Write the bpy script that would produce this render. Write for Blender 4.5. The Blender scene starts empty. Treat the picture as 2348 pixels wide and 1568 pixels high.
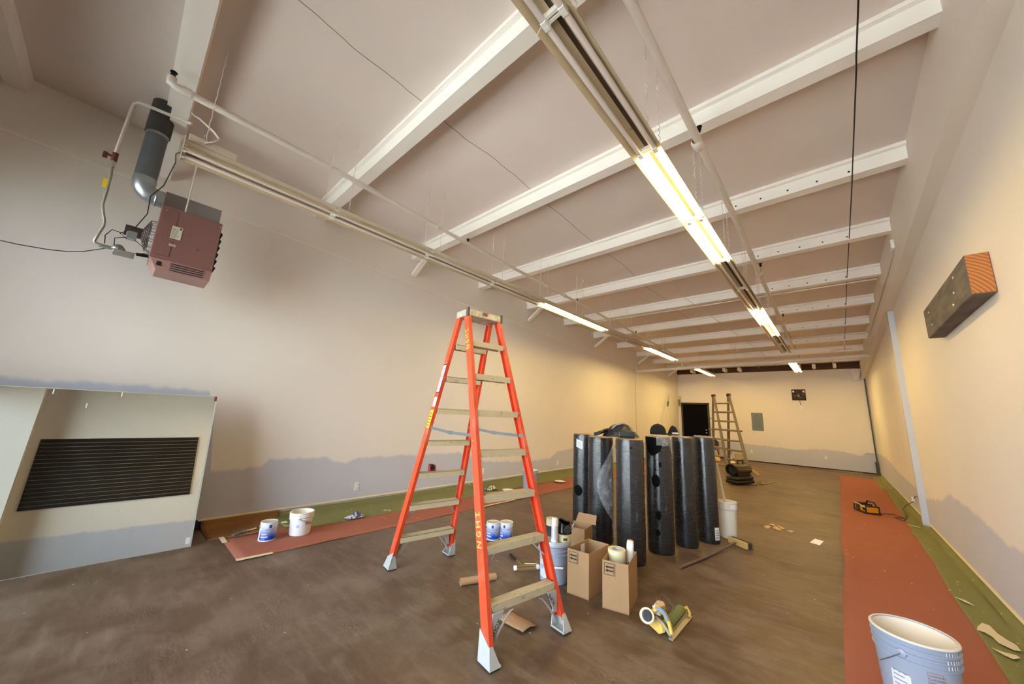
LAMP, LAMPC, SKY, SUN, EXPO = 27.0, (1.0, .72, .27), 10.0, 66.0, 0.70
import bpy, bmesh, math, random
from math import sin, cos, pi, radians, sqrt, atan2
from mathutils import Vector, Matrix, noise as mnoise
random.seed(7)
SC = bpy.context.scene
COL = SC.collection
V = Vector

# ------------------------------------------------------------------ materials
def lin(c):
    return c / 12.92 if c <= 0.04045 else ((c + 0.055) / 1.055) ** 2.4
def S(h):
    h = h.lstrip('#')
    return tuple(lin(int(h[i:i + 2], 16) / 255) for i in (0, 2, 4))
class NT:
    def __init__(s, name):
        s.m = bpy.data.materials.new(name); s.m.use_nodes = True
        s.t = s.m.node_tree; s.n = s.t.nodes; s.l = s.t.links
        s.b = s.n['Principled BSDF']; s.out = s.n['Material Output']
    def add(s, typ, **kw):
        nd = s.n.new(typ)
        for k, v in kw.items():
            if k in nd.inputs: s.link(v, nd.inputs[k])
            else: setattr(nd, k, v)
        return nd
    def link(s, v, sock):
        if isinstance(v, bpy.types.NodeSocket): s.l.new(v, sock)
        elif isinstance(v, bpy.types.Node): s.l.new(v.outputs[0], sock)
        else: sock.default_value = v
    def math(s, op, a, b=0.0, clamp=False):
        nd = s.n.new('ShaderNodeMath'); nd.operation = op; nd.use_clamp = clamp
        s.link(a, nd.inputs[0]); s.link(b, nd.inputs[1]); return nd.outputs[0]
    def mix(s, f, a, b, blend='MIX'):
        nd = s.n.new('ShaderNodeMix'); nd.data_type = 'RGBA'; nd.blend_type = blend
        s.link(f, nd.inputs[0])
        s.link(a + (1,) if isinstance(a, tuple) else a, nd.inputs[6])
        s.link(b + (1,) if isinstance(b, tuple) else b, nd.inputs[7])
        return nd.outputs[2]
    def coord(s, kind='Object'):
        if kind == 'World': return s.add('ShaderNodeNewGeometry').outputs['Position']
        return s.add('ShaderNodeTexCoord').outputs[kind]
    def noise(s, scale, detail=3, co=None, rough=.5):
        nd = s.n.new('ShaderNodeTexNoise'); nd.inputs['Scale'].default_value = scale
        nd.inputs['Detail'].default_value = detail; nd.inputs['Roughness'].default_value = rough
        s.l.new(co or s.coord(), nd.inputs['Vector']); return nd.outputs[0]
    def scaled(s, co, v):
        nd = s.n.new('ShaderNodeMapping'); s.l.new(co, nd.inputs[0]); nd.inputs['Scale'].default_value = v; return nd.outputs[0]
    def ramp(s, f, a, b):
        nd = s.n.new('ShaderNodeMapRange'); s.link(f, nd.inputs[0]); nd.inputs[1].default_value = a; nd.inputs[2].default_value = b
        return nd.outputs[0]
    def bump(s, h, st=.2, dist=.01):
        nd = s.n.new('ShaderNodeBump'); nd.inputs['Strength'].default_value = st; nd.inputs['Distance'].default_value = dist
        s.link(h, nd.inputs['Height']); s.l.new(nd.outputs[0], s.b.inputs['Normal'])
    def done(s, col=None, rough=.6, metal=0.0, spec=.5):
        if col is not None: s.link(col + (1,) if isinstance(col, tuple) else col, s.b.inputs['Base Color'])
        s.link(rough, s.b.inputs['Roughness']); s.b.inputs['Metallic'].default_value = metal
        s.b.inputs['Specular IOR Level'].default_value = spec
        return s.m
def sc3(c, k): return tuple(min(1, max(0, x * k)) for x in c)
_MC = {}
def M(name, hexc, rough=.6, metal=0.0, var=.10, vs=6, bump=0, bs=60, spec=.5, dirt=None, ds=9, dt=.62):
    if name in _MC: return _MC[name]
    t = NT(name); c = S(hexc); co = t.coord()
    col = t.mix(t.noise(vs, 4, co), sc3(c, 1 - var), sc3(c, 1 + var))
    if dirt:
        col = t.mix(t.ramp(t.noise(ds, 6, co, .65), dt, dt + .08), col, S(dirt))
    if bump: t.bump(t.noise(bs, 3, co), bump, .004)
    _MC[name] = t.done(col, rough, metal, spec); return _MC[name]

# ------------------------------------------------------------------ mesh builder
class MB:
    def __init__(s): s.bm = bmesh.new()
    def verts(s, vs): return [s.bm.verts.new(v) for v in vs]
    def face(s, vs):
        try: return s.bm.faces.new(vs)
        except ValueError: return None
    def box(s, a, b, m=None):
        x0, y0, z0 = a; x1, y1, z1 = b
        P = [(x0, y0, z0), (x1, y0, z0), (x1, y1, z0), (x0, y1, z0), (x0, y0, z1), (x1, y0, z1), (x1, y1, z1), (x0, y1, z1)]
        if m is not None: P = [m @ V(p) for p in P]
        v = s.verts(P)
        for f in ((3, 2, 1, 0), (4, 5, 6, 7), (0, 1, 5, 4), (1, 2, 6, 5), (2, 3, 7, 6), (3, 0, 4, 7)): s.face([v[i] for i in f])
        return s
    def hexa(s, P):
        v = s.verts(P)
        for f in ((3, 2, 1, 0), (4, 5, 6, 7), (0, 1, 5, 4), (1, 2, 6, 5), (2, 3, 7, 6), (3, 0, 4, 7)): s.face([v[i] for i in f])
        return s
    def prism(s, poly, ext):          # poly: list of 3D points, ext: vector
        a = s.verts(poly); b = s.verts([V(p) + V(ext) for p in poly]); n = len(a)
        s.face(a[::-1]); s.face(b)
        for i in range(n): s.face([a[i], a[(i + 1) % n], b[(i + 1) % n], b[i]])
        return s
    def loft(s, rings, closed=True, caps=True):
        R = [s.verts(r) for r in rings]; n = len(R[0])
        for a, b in zip(R, R[1:]):
            for i in range(n if closed else n - 1): s.face([a[i], a[(i + 1) % n], b[(i + 1) % n], b[i]])
        if caps and closed: s.face(R[0][::-1]); s.face(R[-1])
        return s
    def tube(s, pts, r, n=8, caps=True):
        pts = [V(p) for p in pts]; rings = []; up = None
        for i, p in enumerate(pts):
            d = (pts[min(i + 1, len(pts) - 1)] - pts[max(i - 1, 0)]).normalized()
            if up is None: up = d.orthogonal().normalized()
            up = (up - d * up.dot(d)); up = up.normalized() if up.length > 1e-6 else d.orthogonal().normalized()
            sd = d.cross(up); rr = r[i] if isinstance(r, (list, tuple)) else r
            rings.append([p + (up * cos(2 * pi * k / n) + sd * sin(2 * pi * k / n)) * rr for k in range(n)])
        return s.loft(rings, True, caps)
    def lathe(s, prof, c=(0, 0, 0), n=32, axis=None, a0=0.0, a1=2 * pi):
        c = V(c); full = abs(a1 - a0 - 2 * pi) < 1e-6; m = n if full else n + 1
        q = Matrix.Identity(3) if axis is None else V((0, 0, 1)).rotation_difference(V(axis)).to_matrix()
        R = []
        for r, z in prof:
            if r < 1e-6: R.append([s.bm.verts.new(c + q @ V((0, 0, z)))])
            else: R.append(s.verts([c + q @ V((r * cos(a0 + (a1 - a0) * k / n), r * sin(a0 + (a1 - a0) * k / n), z)) for k in range(m)]))
        for a, b in zip(R, R[1:]):
            for i in range(m if full else m - 1):
                j = (i + 1) % m
                if len(a) == 1 and len(b) == 1: continue
                if len(a) == 1: s.face([a[0], b[j], b[i]])
                elif len(b) == 1: s.face([a[i], a[j], b[0]])
                else: s.face([a[i], a[j], b[j], b[i]])
        return s
    def cyl(s, a, b, r, n=16, r2=None):
        a, b = V(a), V(b); L = (b - a).length
        return s.lathe([(0, 0), (r, 0), (r if r2 is None else r2, L), (0, L)], a, n, (b - a).normalized())
    def grid(s, fn, nu, nv):
        R = [s.verts([fn(i / nu, j / nv) for j in range(nv + 1)]) for i in range(nu + 1)]
        for a, b in zip(R, R[1:]):
            for j in range(nv): s.face([a[j], b[j], b[j + 1], a[j + 1]])
        return s
    def build(s, name, mat, parent=None, smooth=None, bevel=0, solid=0, loc=None):
        bmesh.ops.recalc_face_normals(s.bm, faces=s.bm.faces)
        me = bpy.data.meshes.new(name); s.bm.to_mesh(me); s.bm.free()
        if smooth is not None:
            for p in me.polygons: p.use_smooth = True
            me.set_sharp_from_angle(angle=radians(smooth))
        me.materials.append(mat)
        o = bpy.data.objects.new(name, me); COL.objects.link(o)
        if parent is not None: o.parent = parent
        if loc is not None: o.location = loc
        if solid:
            md = o.modifiers.new('solid', 'SOLIDIFY'); md.thickness = solid; md.offset = 0
        if bevel:
            md = o.modifiers.new('bevel', 'BEVEL'); md.width = bevel; md.segments = 2; md.limit_method = 'ANGLE'
        return o
def tag(o, label, cat, group=None, kind=None):
    o['label'] = label; o['category'] = cat
    if group: o['group'] = group
    if kind: o['kind'] = kind
    return o
def thing(name, label, cat, loc=(0, 0, 0), rotz=0.0, group=None):
    o = bpy.data.objects.new(name, None); COL.objects.link(o)
    o.location = loc; o.rotation_euler = (0, 0, rotz); o.empty_display_size = .1
    return tag(o, label, cat, group)
def struct(name, mb, mat, smooth=None, bevel=0):
    o = mb.build(name, mat, None, smooth, bevel); o['kind'] = 'structure'; return o
def text_mesh(name, txt, size, mat, parent, mtx, depth=.0006, shear=0.0):
    cu = bpy.data.curves.new('txt', 'FONT'); cu.body = txt; cu.size = size; cu.extrude = depth; cu.shear = shear
    cu.align_x = 'LEFT'; cu.resolution_u = 3
    to = bpy.data.objects.new('txt', cu); COL.objects.link(to)
    dg = bpy.context.evaluated_depsgraph_get(); dg.update()
    me = bpy.data.meshes.new_from_object(to.evaluated_get(dg))
    bpy.data.objects.remove(to); bpy.data.curves.remove(cu)
    me.transform(mtx); me.materials.clear(); me.materials.append(mat)
    o = bpy.data.objects.new(name, me); COL.objects.link(o)
    if parent is not None: o.parent = parent
    return o
def frame(o, x, y):                    # 4x4 from origin, x axis, y axis
    x = V(x).normalized(); y = V(y); z = x.cross(y).normalized(); y = z.cross(x)
    m = Matrix.Identity(4)
    for i in range(3): m[i][0] = x[i]; m[i][1] = y[i]; m[i][2] = z[i]; m[i][3] = o[i]
    return m
def wob(x, y=0.0, z=0.0): return mnoise.noise(V((x, y, z)))

# ------------------------------------------------------------------ camera
cd = bpy.data.cameras.new('camera'); cam = bpy.data.objects.new('camera', cd); COL.objects.link(cam)
YAW, PIT, ROL = -0.743186710, 0.199421966, 0.0477126927
f = V((sin(YAW) * cos(PIT), cos(YAW) * cos(PIT), sin(PIT))); rt = V((cos(YAW), -sin(YAW), 0)); up = rt.cross(f)
rt2 = rt * cos(ROL) + up * sin(ROL); up2 = up * cos(ROL) - rt * sin(ROL)
mw = Matrix.Identity(4)
for i in range(3): mw[i][0] = rt2[i]; mw[i][1] = up2[i]; mw[i][2] = -f[i]
mw[2][3] = 1.5
cam.matrix_world = mw
cd.sensor_width = 36; cd.sensor_fit = 'HORIZONTAL'; cd.lens = 809.818 * 36 / 2348; cd.clip_start = .02; cd.clip_end = 200
SC.camera = cam
SC.view_settings.view_transform = 'Standard'; SC.view_settings.look = 'None'
SC.view_settings.gamma = 1; SC.view_settings.use_curve_mapping = False
SC.view_settings.exposure = 0.0

# ------------------------------------------------------------------ shared materials
WHITE_PAINT = M('white_painted_timber', 'f3eee7', .55, var=.04, vs=3, dirt='b9aca0', ds=14, dt=.72)
ALU = M('aluminium', 'b9b6ae', .38, .85, var=.12, vs=14)
GALV = M('galvanised_steel', '9aa0a2', .35, .8, var=.2, vs=10)
DARK = M('black_plastic', '141312', .4, var=.2)
WHITEP = M('white_plastic', 'eeece6', .4, var=.03)
STEEL = M('steel_wire', 'a9a49a', .3, .9, var=.05)
CARD = M('cardboard', 'a9845c', .8, var=.07, vs=10)
CARD_IN = M('cardboard_inside', '8f6d49', .85, var=.07, vs=10)
INK = M('printed_ink', '2b231c', .7, var=.1)
RUST = M('rusty_valve', '5b2f1f', .6, .3, var=.3, vs=30)
TAPE = M('masking_tape', 'd8c9a4', .7, var=.05)

# wall paint: fresh off-white above an older blue grey, with a rolled edge between them
def wall_mat(name, axis, c0, c1, pts, extra=None):
    t = NT(name); co = t.coord('World')
    sx = t.add('ShaderNodeSeparateXYZ'); t.l.new(co, sx.inputs[0])
    u = t.ramp(sx.outputs[axis], c0, c1)
    fc = t.n.new('ShaderNodeFloatCurve'); cv = fc.mapping.curves[0]
    P = [((p - c0) / (c1 - c0), h / 2) for p, h in pts]
    cv.points[0].location = P[0]; cv.points[1].location = P[-1]
    for q in P[1:-1]: cv.points.new(*q)
    for q in cv.points: q.handle_type = 'VECTOR'
    fc.mapping.update(); t.l.new(u, fc.inputs['Value'])
    h = t.math('MULTIPLY', fc.outputs[0], 2.0)
    nz = t.math('MULTIPLY', t.math('SUBTRACT', t.noise(7, 4, t.scaled(co, (1, 1, .6))), .5), .10)
    d = t.math('SUBTRACT', t.math('SUBTRACT', sx.outputs[2], h), nz)
    k = t.ramp(d, -.012, .03)
    upc = t.mix(t.noise(1.3, 3, co), S('e3dcd2'), S('ebe4da'))
    loc = t.mix(t.noise(1.8, 3, co), S('bfc1cb'), S('c9cad3'))
    col = t.mix(k, loc, upc)
    t.bump(t.noise(90, 3, co), .12, .004)
    return t.done(col, .62, spec=.35)
WALL_L = wall_mat('painted_wall_left', 1, -2, 20, [(-2, 1.6), (.4, 1.6), (.82, 1.57), (.9, .64), (1.26, .64), (1.45, .66), (1.53, .74), (2.26, .72), (2.54, .60), (2.66, .69), (4.77, .68), (5.57, .45), (6.9, .37), (7.9, .39), (8.2, .55), (9, .6), (13, .62), (20, .66)])
WALL_R = wall_mat('painted_wall_right', 1, -2, 20, [(-2, .9), (1, .82), (2.5, .78), (4.6, .67), (5, .63), (5.6, .70), (6.3, .75), (7.1, .77), (7.6, .62), (9.1, .46), (10.5, .53), (12.5, .57), (15, .75), (20, .7)])
WALL_B = wall_mat('painted_wall_back', 0, -6, 2, [(-6, .72), (-3.7, .72), (-3.1, .69), (-2.4, .67), (-1.3, .61), (-.6, .7), (0, .68), (.5, .58), (.65, .7), (2, .6)])

# ------------------------------------------------------------------ the room
XL, XR, XU, YB, YF = -5.70, .92, .80, 18.4, -2.0
def zc(y, x=-2.4): return 4.56 - .031 * y + .006 * (x + 5.7)       # sloping roof underside
t = NT('sealed_concrete_floor'); co = t.coord('World')
n1 = t.noise(.55, 5, co, .6); n2 = t.noise(2.6, 6, co, .65); n3 = t.noise(14, 5, co, .6)
c = t.mix(t.ramp(n1, .35, .65), S('4f3821'), S('6a5642'))
c = t.mix(t.ramp(n2, .45, .70), c, S('776553'))
c = t.mix(t.math('MULTIPLY', t.ramp(t.noise(1.1, 5, t.scaled(co, (1, 1.6, 1)), .7), .5, .66), .6), c, S('46291a'))
c = t.mix(t.math('MULTIPLY', t.ramp(n2, .52, .30), .55), c, S('4c3622'))
st = t.noise(3.0, 6, t.scaled(co, (1, 5, 1)), .7)
c = t.mix(t.math('MULTIPLY', t.ramp(st, .5, .75), .35), c, S('94836f'))
sw = t.n.new('ShaderNodeTexNoise'); sw.inputs['Scale'].default_value = 5; sw.inputs['Detail'].default_value = 2; sw.inputs['Distortion'].default_value = 2.2; t.l.new(co, sw.inputs[0])
wv = t.n.new('ShaderNodeTexWave'); wv.wave_type = 'RINGS'; wv.inputs['Scale'].default_value = 13; wv.inputs['Distortion'].default_value = 14; wv.inputs['Detail'].default_value = 3
t.l.new(t.scaled(co, (1.3, 1, 1)), wv.inputs[0])
arc = t.math('MULTIPLY', t.ramp(wv.outputs[1], .82, .97), t.ramp(t.noise(1.6, 2, co), .52, .62))
c = t.mix(t.math('MULTIPLY', arc, .22), c, S('a3917c'))
vo = t.n.new('ShaderNodeTexVoronoi'); vo.inputs['Scale'].default_value = 7; t.l.new(co, vo.inputs[0])
sp = t.math('MULTIPLY', t.math('LESS_THAN', vo.outputs[0], .05), t.math('GREATER_THAN', t.noise(9, 1, co), .56))
c = t.mix(sp, c, S('cdbfae'))
t.bump(t.math('ADD', n3, t.math('MULTIPLY', arc, .35)), .18, .004)
FLOOR = t.done(c, t.ramp(n2, -.35, 1.35), spec=.5)
struct('floor', MB().box((XL - .1, YF - .1, -.12), (XR + .1, YB + .1, 0)), FLOOR)
t = NT('ceiling_facing'); co = t.coord('World')
sx = t.add('ShaderNodeSeparateXYZ'); t.l.new(co, sx.inputs[0])
c = t.mix(t.noise(1.1, 4, co), S('d8cbc3'), S('e2d6cf'))
wv = t.math('MULTIPLY', t.math('SUBTRACT', t.noise(.9, 3, t.scaled(co, (.05, 1, 1))), .5), .22)
for x0, w in ((-2.78, .005), (-.83, .010)):
    dd = t.math('ABSOLUTE', t.math('SUBTRACT', t.math('ADD', sx.outputs[0], wv if x0 < -1 else 0.0), x0))
    c = t.mix(t.math('MULTIPLY', t.math('LESS_THAN', dd, w), .75), c, S('5e5047'))
t.bump(t.noise(2.2, 3, co), .25, .05)
CEIL = t.done(c, .75, spec=.3)
m = MB()
def cpt(u, v):
    x = XL - .1 + (XR - XL + .2) * u; y = YF - .1 + (YB - YF + .2) * v
    ph = ((y - 3.36) / 1.715) % 1.0
    return V((x, y, zc(y, x) - .018 * sin(pi * ph) * (1 + .5 * wob(x * 1.3, y))))
m.grid(cpt, 24, 140)
struct('ceiling', m, CEIL, 60)
# back strip of the roof where the bare joist bays show
WOODD = M('bare_roof_timber', '4a2f1b', .8, var=.3, vs=9)
struct('wall_left', MB().box((XL - .2, YF - .1, -.1), (XL, YB + .2, 5.1)), WALL_L)
m = MB().box((XR, YF - .1, -.1), (XR + .2, YB + .2, 5.1))
struct('wall_right', m, WALL_R)
struct('wall_back', MB().box((XL - .2, YB, -.1), (XR + .2, YB + .2, 3.76)), WALL_B)
m = MB().box((XL, YB + .01, 3.7), (XR, YB + .2, 4.2))
struct('trim_1', m, WOODD)
# upper ledger on the right wall and the thin seams on the left one
m = MB(); m.hexa([(XU, YF, 3.90), (XR + .01, YF, 3.90), (XR + .01, YB, 3.36), (XU, YB, 3.36), (XU, YF, 5.0), (XR + .01, YF, 5.0), (XR + .01, YB, 4.6), (XU, YB, 4.6)])
struct('trim_2', m, WALL_R)
SEAM = M('painted_seam', 'efe7dc', .5, var=.03)
m = MB(); m.hexa([(XL - .01, YF, 3.965), (XL + .008, YF, 3.965), (XL + .008, YB, 3.265), (XL - .01, YB, 3.265), (XL - .01, YF, 3.99), (XL + .008, YF, 3.99), (XL + .008, YB, 3.285), (XL - .01, YB, 3.285)])
struct('trim_3', m, SEAM)
struct('trim_4', MB().box((XL - .01, 13.38, .05), (XL + .004, 13.395, 3.35)), M('joint_line', '9c8c70', .7))
struct('trim_5', MB().box((XU + .045, 9.0, .01), (XR + .01, 9.09, 3.72)), M('bare_column_cover', 'c2c5cb', .5, var=.04))
struct('trim_6', MB().box((.50, YB - .03, .7), (XR, YB + .01, 3.75)), WALL_B)
# front wall: storefront glazing behind the camera
FRAME = M('dark_bronze_frame', '3a3531', .4, .5)
m = MB().box((XL - .1, YF - .15, 3.55), (XR + .1, YF, 5.1)); m.box((XL - .1, YF - .15, -.1), (XR + .1, YF, .12))
m.box((XL - .1, YF - .15, 0), (-5.2, YF, 3.6)); m.box((.60, YF - .15, 0), (XR + .1, YF, 3.6))
struct('wall_front', m, M('front_wall_paint', 'd8cfc4', .6))
t = NT('window_glass'); t.n.remove(t.b)
tr = t.n.new('ShaderNodeBsdfTransparent'); tr.inputs[0].default_value = (.93, .96, .96, 1)
gl = t.n.new('ShaderNodeBsdfGlossy'); gl.inputs['Roughness'].default_value = .0
mx = t.n.new('ShaderNodeMixShader'); fr = t.n.new('ShaderNodeFresnel'); fr.inputs[0].default_value = 1.45
t.l.new(fr.outputs[0], mx.inputs[0]); t.l.new(tr.outputs[0], mx.inputs[1]); t.l.new(gl.outputs[0], mx.inputs[2]); t.l.new(mx.outputs[0], t.out.inputs[0])
GLASS = t.m
xs = [-5.2, -3.75, -2.3, -.85, .60]
for i, (a, b) in enumerate(zip(xs, xs[1:])):
    w = thing('window_%d' % (i + 1), 'storefront window', 'window', (0, 0, 0)); w['kind'] = 'structure'
    m = MB(); y0, y1 = YF - .11, YF - .04
    m.box((a, y0, .12), (a + .045, y1, 3.55)); m.box((b - .045, y0, .12), (b, y1, 3.55)); m.box((a, y0, .12), (b, y1, .18)); m.box((a, y0, 3.49), (b, y1, 3.55)); m.box((a, y0, 2.1), (b, y1, 2.16))
    m.build('window_frame', FRAME, w)
    MB().box((a + .04, YF - .08, .15), (b - .04, YF - .072, 3.52)).build('window_pane', GLASS, w)
m = MB().box((-30, -40, -.2), (30, YF - .15, -.13)); struct('pavement_outside', m, M('pavement', 'a3a19c', .85, var=.1, vs=1))
# base of the left wall: dark cove base then bare brown strip
m = MB().box((XL - .01, YF, 0), (XL + .012, 1.0, .10)); struct('baseboard_left', m, M('black_cove_base', '17130f', .5))
m = MB().box((XL, YB - .02, .0), (XR, YB + .01, .035)); struct('baseboard_back', m, M('bare_base_gap', '2e2417', .8))

# ------------------------------------------------------------------ ceiling beams
HOLE = M('bolt_hole', '3a332d', .8)
BY = [3.285 + 1.715 * (k - 3) for k in range(1, 12)]
BY = [-1.275] + BY
for k, y in enumerate(BY):
    zb0, zb1 = zc(y, XL) - .19, zc(y, XU) - .185
    m = MB()
    def seg(xa, za, xb, zb, ya, yb, ha, hb):
        m.hexa([(xa, ya, za), (xb, ya, zb), (xb, yb, zb), (xa, yb, za), (xa, ya, ha), (xb, ya, hb), (xb, yb, hb), (xa, yb, ha)])
    seg(XL - .02, zb0, XU + .02, zb1, y, y + .135, zb0 + .145, zb1 + .145)
    seg(XL - .02, zb0 + .145, XU + .02, zb1 + .145, y - .045, y + .15, zc(y, XL) + .05, zc(y, XU) + .05)
    o = struct('ceiling_beam' if k == 0 else 'ceiling_beam.%03d' % k, m, WHITE_PAINT)
    if k >= 4 and k < 10:
        for j in range(5):
            x = -.72 + .27 * j; z = zb1 + .045
            MB().cyl((x, y - .002, z), (x, y + .003, z), .011, 8).build('bolt_hole', HOLE, o)
    if k in (1, 3, 5, 7, 9, 11):     # knee braces down to the left wall
        m = MB(); a = V((XL + .42, y + .02, zb0 + .01)); b = V((XL + .02, y + .02, zb0 - .26))
        m.prism([a, a + V((.07, 0, 0)), b + V((0, 0, -.06)), b], (0, .095, 0))
        m.build('knee_brace', WHITE_PAINT, o)
# blocks between the open bays over the back wall
for i, x in enumerate((-4.95, -3.62, -3.05, -1.0, -.55, .05)):
    m = MB().box((x, YB - .5, 3.79), (x + .10, YB + .02, 3.93)); struct('trim_%d' % (7 + i), m, WHITE_PAINT)
# ------------------------------------------------------------------ fluorescent rows
REFL = M('aged_reflector_enamel', 'bdab8b', .35, .1, var=.10, vs=5, dirt='8c7452', ds=5, dt=.6)
HOUS = M('fixture_housing', 'c4b9a6', .4, .1, var=.06)
SLOT = M('fixture_dark_slot', '3a2b1d', .6)
TUBE_OFF = M('unlit_tube_glass', 'ddd2cb', .25, var=.02)
SOCK = M('lamp_socket', 'e8e4da', .4)
def emis(name, col, st):
    t = NT(name); t.b.inputs['Base Color'].default_value = (1, 1, 1, 1)
    t.b.inputs['Emission Color'].default_value = col + (1,); t.b.inputs['Emission Strength'].default_value = st
    return t.m
TUBE_ON = emis('lit_tube', LAMPC, LAMP); TUBE_FAR = emis('lit_tube_boosted', LAMPC, LAMP * 2.2)  # far tubes get added strength to brighten and warm the back half
CHAIN = M('painted_chain', 'cfc6bb', .5, .3)
ORD = ['first', 'second', 'third', 'fourth', 'fifth', 'sixth', 'seventh', 'eighth', 'ninth', 'tenth', 'eleventh', 'twelfth', 'thirteenth']
def fixture(x, y, z, lit, label, group, L=1.22, lamps=(1, 1)):
    r = thing('fluorescent_fixture', label, 'ceiling light', (x, y, z), 0, group)
    m = MB()
    for s in (-1, 1):                 # reflector wings
        P = [(s * .014, .032), (s * .05, .028), (s * .092, -.012), (s * .108, -.032), (s * .110, -.026), (s * .095, -.006), (s * .052, .036), (s * .014, .040)]
        m.prism([V((px, .004, pz)) for px, pz in P], (0, L - .008, 0))
    m.build('reflector', REFL, r, 20)
    MB().box((-.045, .002, .04), (.045, L - .002, .085)).build('housing', HOUS, r, bevel=.004)
    MB().box((-.0135, .01, .034), (.0135, L - .01, .0395)).build('slot', SLOT, r)
    for yy in (.0, L - .026):
        m = MB()
        for s in (-1, 1): m.box((s * .055 - .016, yy, -.028), (s * .055 + .016, yy + .026, .03))
        m.box((-.05, yy + .003, .0), (.05, yy + .022, .034))
        m.build('lamp_holder', SOCK, r, bevel=.002)
    for s, on in zip((-1, 1), lamps):
        MB().lathe([(0, 0), (.016, 0), (.017, .012), (.017, L - .064), (.016, L - .052), (0, L - .052)], (s * .055, .026, -.010), 14, (0, 1, 0)).build('tube', (TUBE_FAR if y > 6.9 else TUBE_ON) if (lit and on) else TUBE_OFF, r, 40)
    for s in (.12, L - .12):          # hanging chain up to the roof
        top = zc(y + s, x) - z - .01; n = int(top / .03)
        MB().tube([(.05 + .006 * (1 if q % 2 else -1), s + .004 * ((q // 2) % 2), .085 + (top - .085) * q / n) for q in range(n + 1)], .0035, 5).build('chain', CHAIN, r)
    return r
ZL = 3.5
for k in range(10):
    lit = k in (4, 5, 8, 9)
    fixture(-3.80, .0 + 1.22 * k, ZL, lit, '%s fluorescent fixture, %s in the mirror-side row counting from the unit heater' % ('lit' if lit else 'unlit', ORD[k]), 'fluorescent row along the mirror-side wall')
for k in range(2):
    fixture(-3.80, 14.6 + 1.22 * k, ZL, True, 'lit fluorescent fixture past the drain pipe on the mirror side, %s the back wall' % ('farther from' if k == 0 else 'nearer to'), 'fluorescent row along the mirror-side wall')
for k in range(11):
    lit = k in (3, 4, 7, 8)
    y = 1.15 + 1.22 * (k - 2)
    if k == 0: continue
    fixture(-.872, y, ZL, lit, '%s fluorescent fixture, %s of the row away from the mirror from the near end' % ('lit' if lit else 'unlit', ORD[k - 1]), 'fluorescent row nearer the timber block', lamps=(0, 1) if k == 8 else (1, 1))
for k in range(2):
    fixture(-.90, 14.2 + 1.22 * k, ZL, True, 'lit fluorescent fixture past the drain pipe opposite the mirror side, %s the back wall' % ('farther from' if k == 0 else 'nearer to'), 'fluorescent row nearer the timber block')

r = [o for o in COL.objects if o.name == 'fluorescent_fixture'][0]
MB().box((-.04, .02, .085), (.05, .34, .15)).build('wiring_box', HOUS, r, bevel=.004)
MB().box((-.108, -.004, -.03), (.108, .003, .085)).build('end_plate', HOUS, r)
# ------------------------------------------------------------------ pipes under the beams
PIPE = M('painted_pipe', 'd9d0c7', .45, var=.04)
SPR = M('sprinkler_metal', '2e2a26', .45, .6)
def head(parent, p):
    m = MB(); p = V(p); m.cyl(p, p + V((0, 0, .05)), .012, 8); m.cyl(p + V((0, 0, .05)), p + V((0, 0, .056)), .026, 10)
    m.cyl(p + V((0, 0, .02)), p + V((0, 0, .028)), .019, 8); m.build('sprinkler_head', SPR, parent)
def zp(y): return zc(y) - .245
r = thing('sprinkler_pipe', 'white sprinkler pipe under the beams beside the light row nearer the ladder heater wall', 'pipe')
r['label'] = 'white sprinkler pipe with an elbow end running beside the mirror-side light row'
PL = [(-4.07, -.17, 4.27), (-4.07, -.17, 4.215), (-4.07, -.13, 4.20), (-4.05, 1.39, 4.17), (-4.15, 3.28, 4.15), (-4.12, 6.74, 4.03), (-4.12, 13.3, 3.83)]
MB().tube(PL, [.034, .036, .032, .030, .028, .028, .028], 12).build('pipe_run', PIPE, r, 50)
for p in ((-4.07, -.06, 4.2), (-4.12, 2.75, 4.155), (-4.125, 6.1, 4.05)): MB().cyl(V(p) - V((0, .03, 0)), V(p) + V((0, .03, 0)), .040, 14).build('coupling', PIPE, r, 50)
for q in ((-4.07, -.17, 4.27), (-4.15, 3.35, 4.17), (-4.12, 6.6, 4.06), (-4.12, 9.8, 3.96)): head(r, q)
r = thing('sprinkler_pipe', 'white sprinkler pipe with bell couplings running beside the light row nearer the timber block', 'pipe')
PR = [(-.735, -.6, 4.17), (-.73, 3.3, 4.14), (-.73, 5.2, 4.09), (-.755, 7.0, 4.04), (-.77, 10.6, 3.93), (-.80, 13.4, 3.84)]
MB().tube(PR, .034, 10).build('pipe_run', PIPE, r, 50)
for y, z in ((3.34, 4.138), (6.95, 4.042), (10.4, 3.935)):
    MB().lathe([(.034, -.07), (.05, -.05), (.05, .02), (.036, .07)], (-.745, y, z), 14, (0, 1, 0)).build('coupling', PIPE, r, 50)
for y, z in ((3.22, 4.17), (6.75, 4.07), (9.9, 3.97)): head(r, (-.70, y, z))
r = thing('drain_pipe', 'thick cream roof drain pipe crossing the room in front of the back wall', 'pipe')
MB().tube([(XL, 13.5, 3.35), (.4, 13.5, 3.49), (.8, 13.52, 3.50)], .055, 14).build('pipe_run', PIPE, r, 50)
MB().cyl((-4.0, 13.5, 3.40), (-4.0, 13.5, 3.62), .035, 12).build('cleanout', PIPE, r, 50)
for x in (-2.3, .35):
    m = MB(); zz = 3.42 + .02 * (x + 5.7) * .8; m.cyl((x, 13.5, zz), (x, 13.5, zc(13.5) - .05), .008, 8); m.lathe([(.058, -.012), (.064, -.012), (.064, .012), (.058, .012)], (x, 13.5, zz - .02), 14, (1, 0, 0)); m.build('pipe_hanger', PIPE, r)
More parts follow.
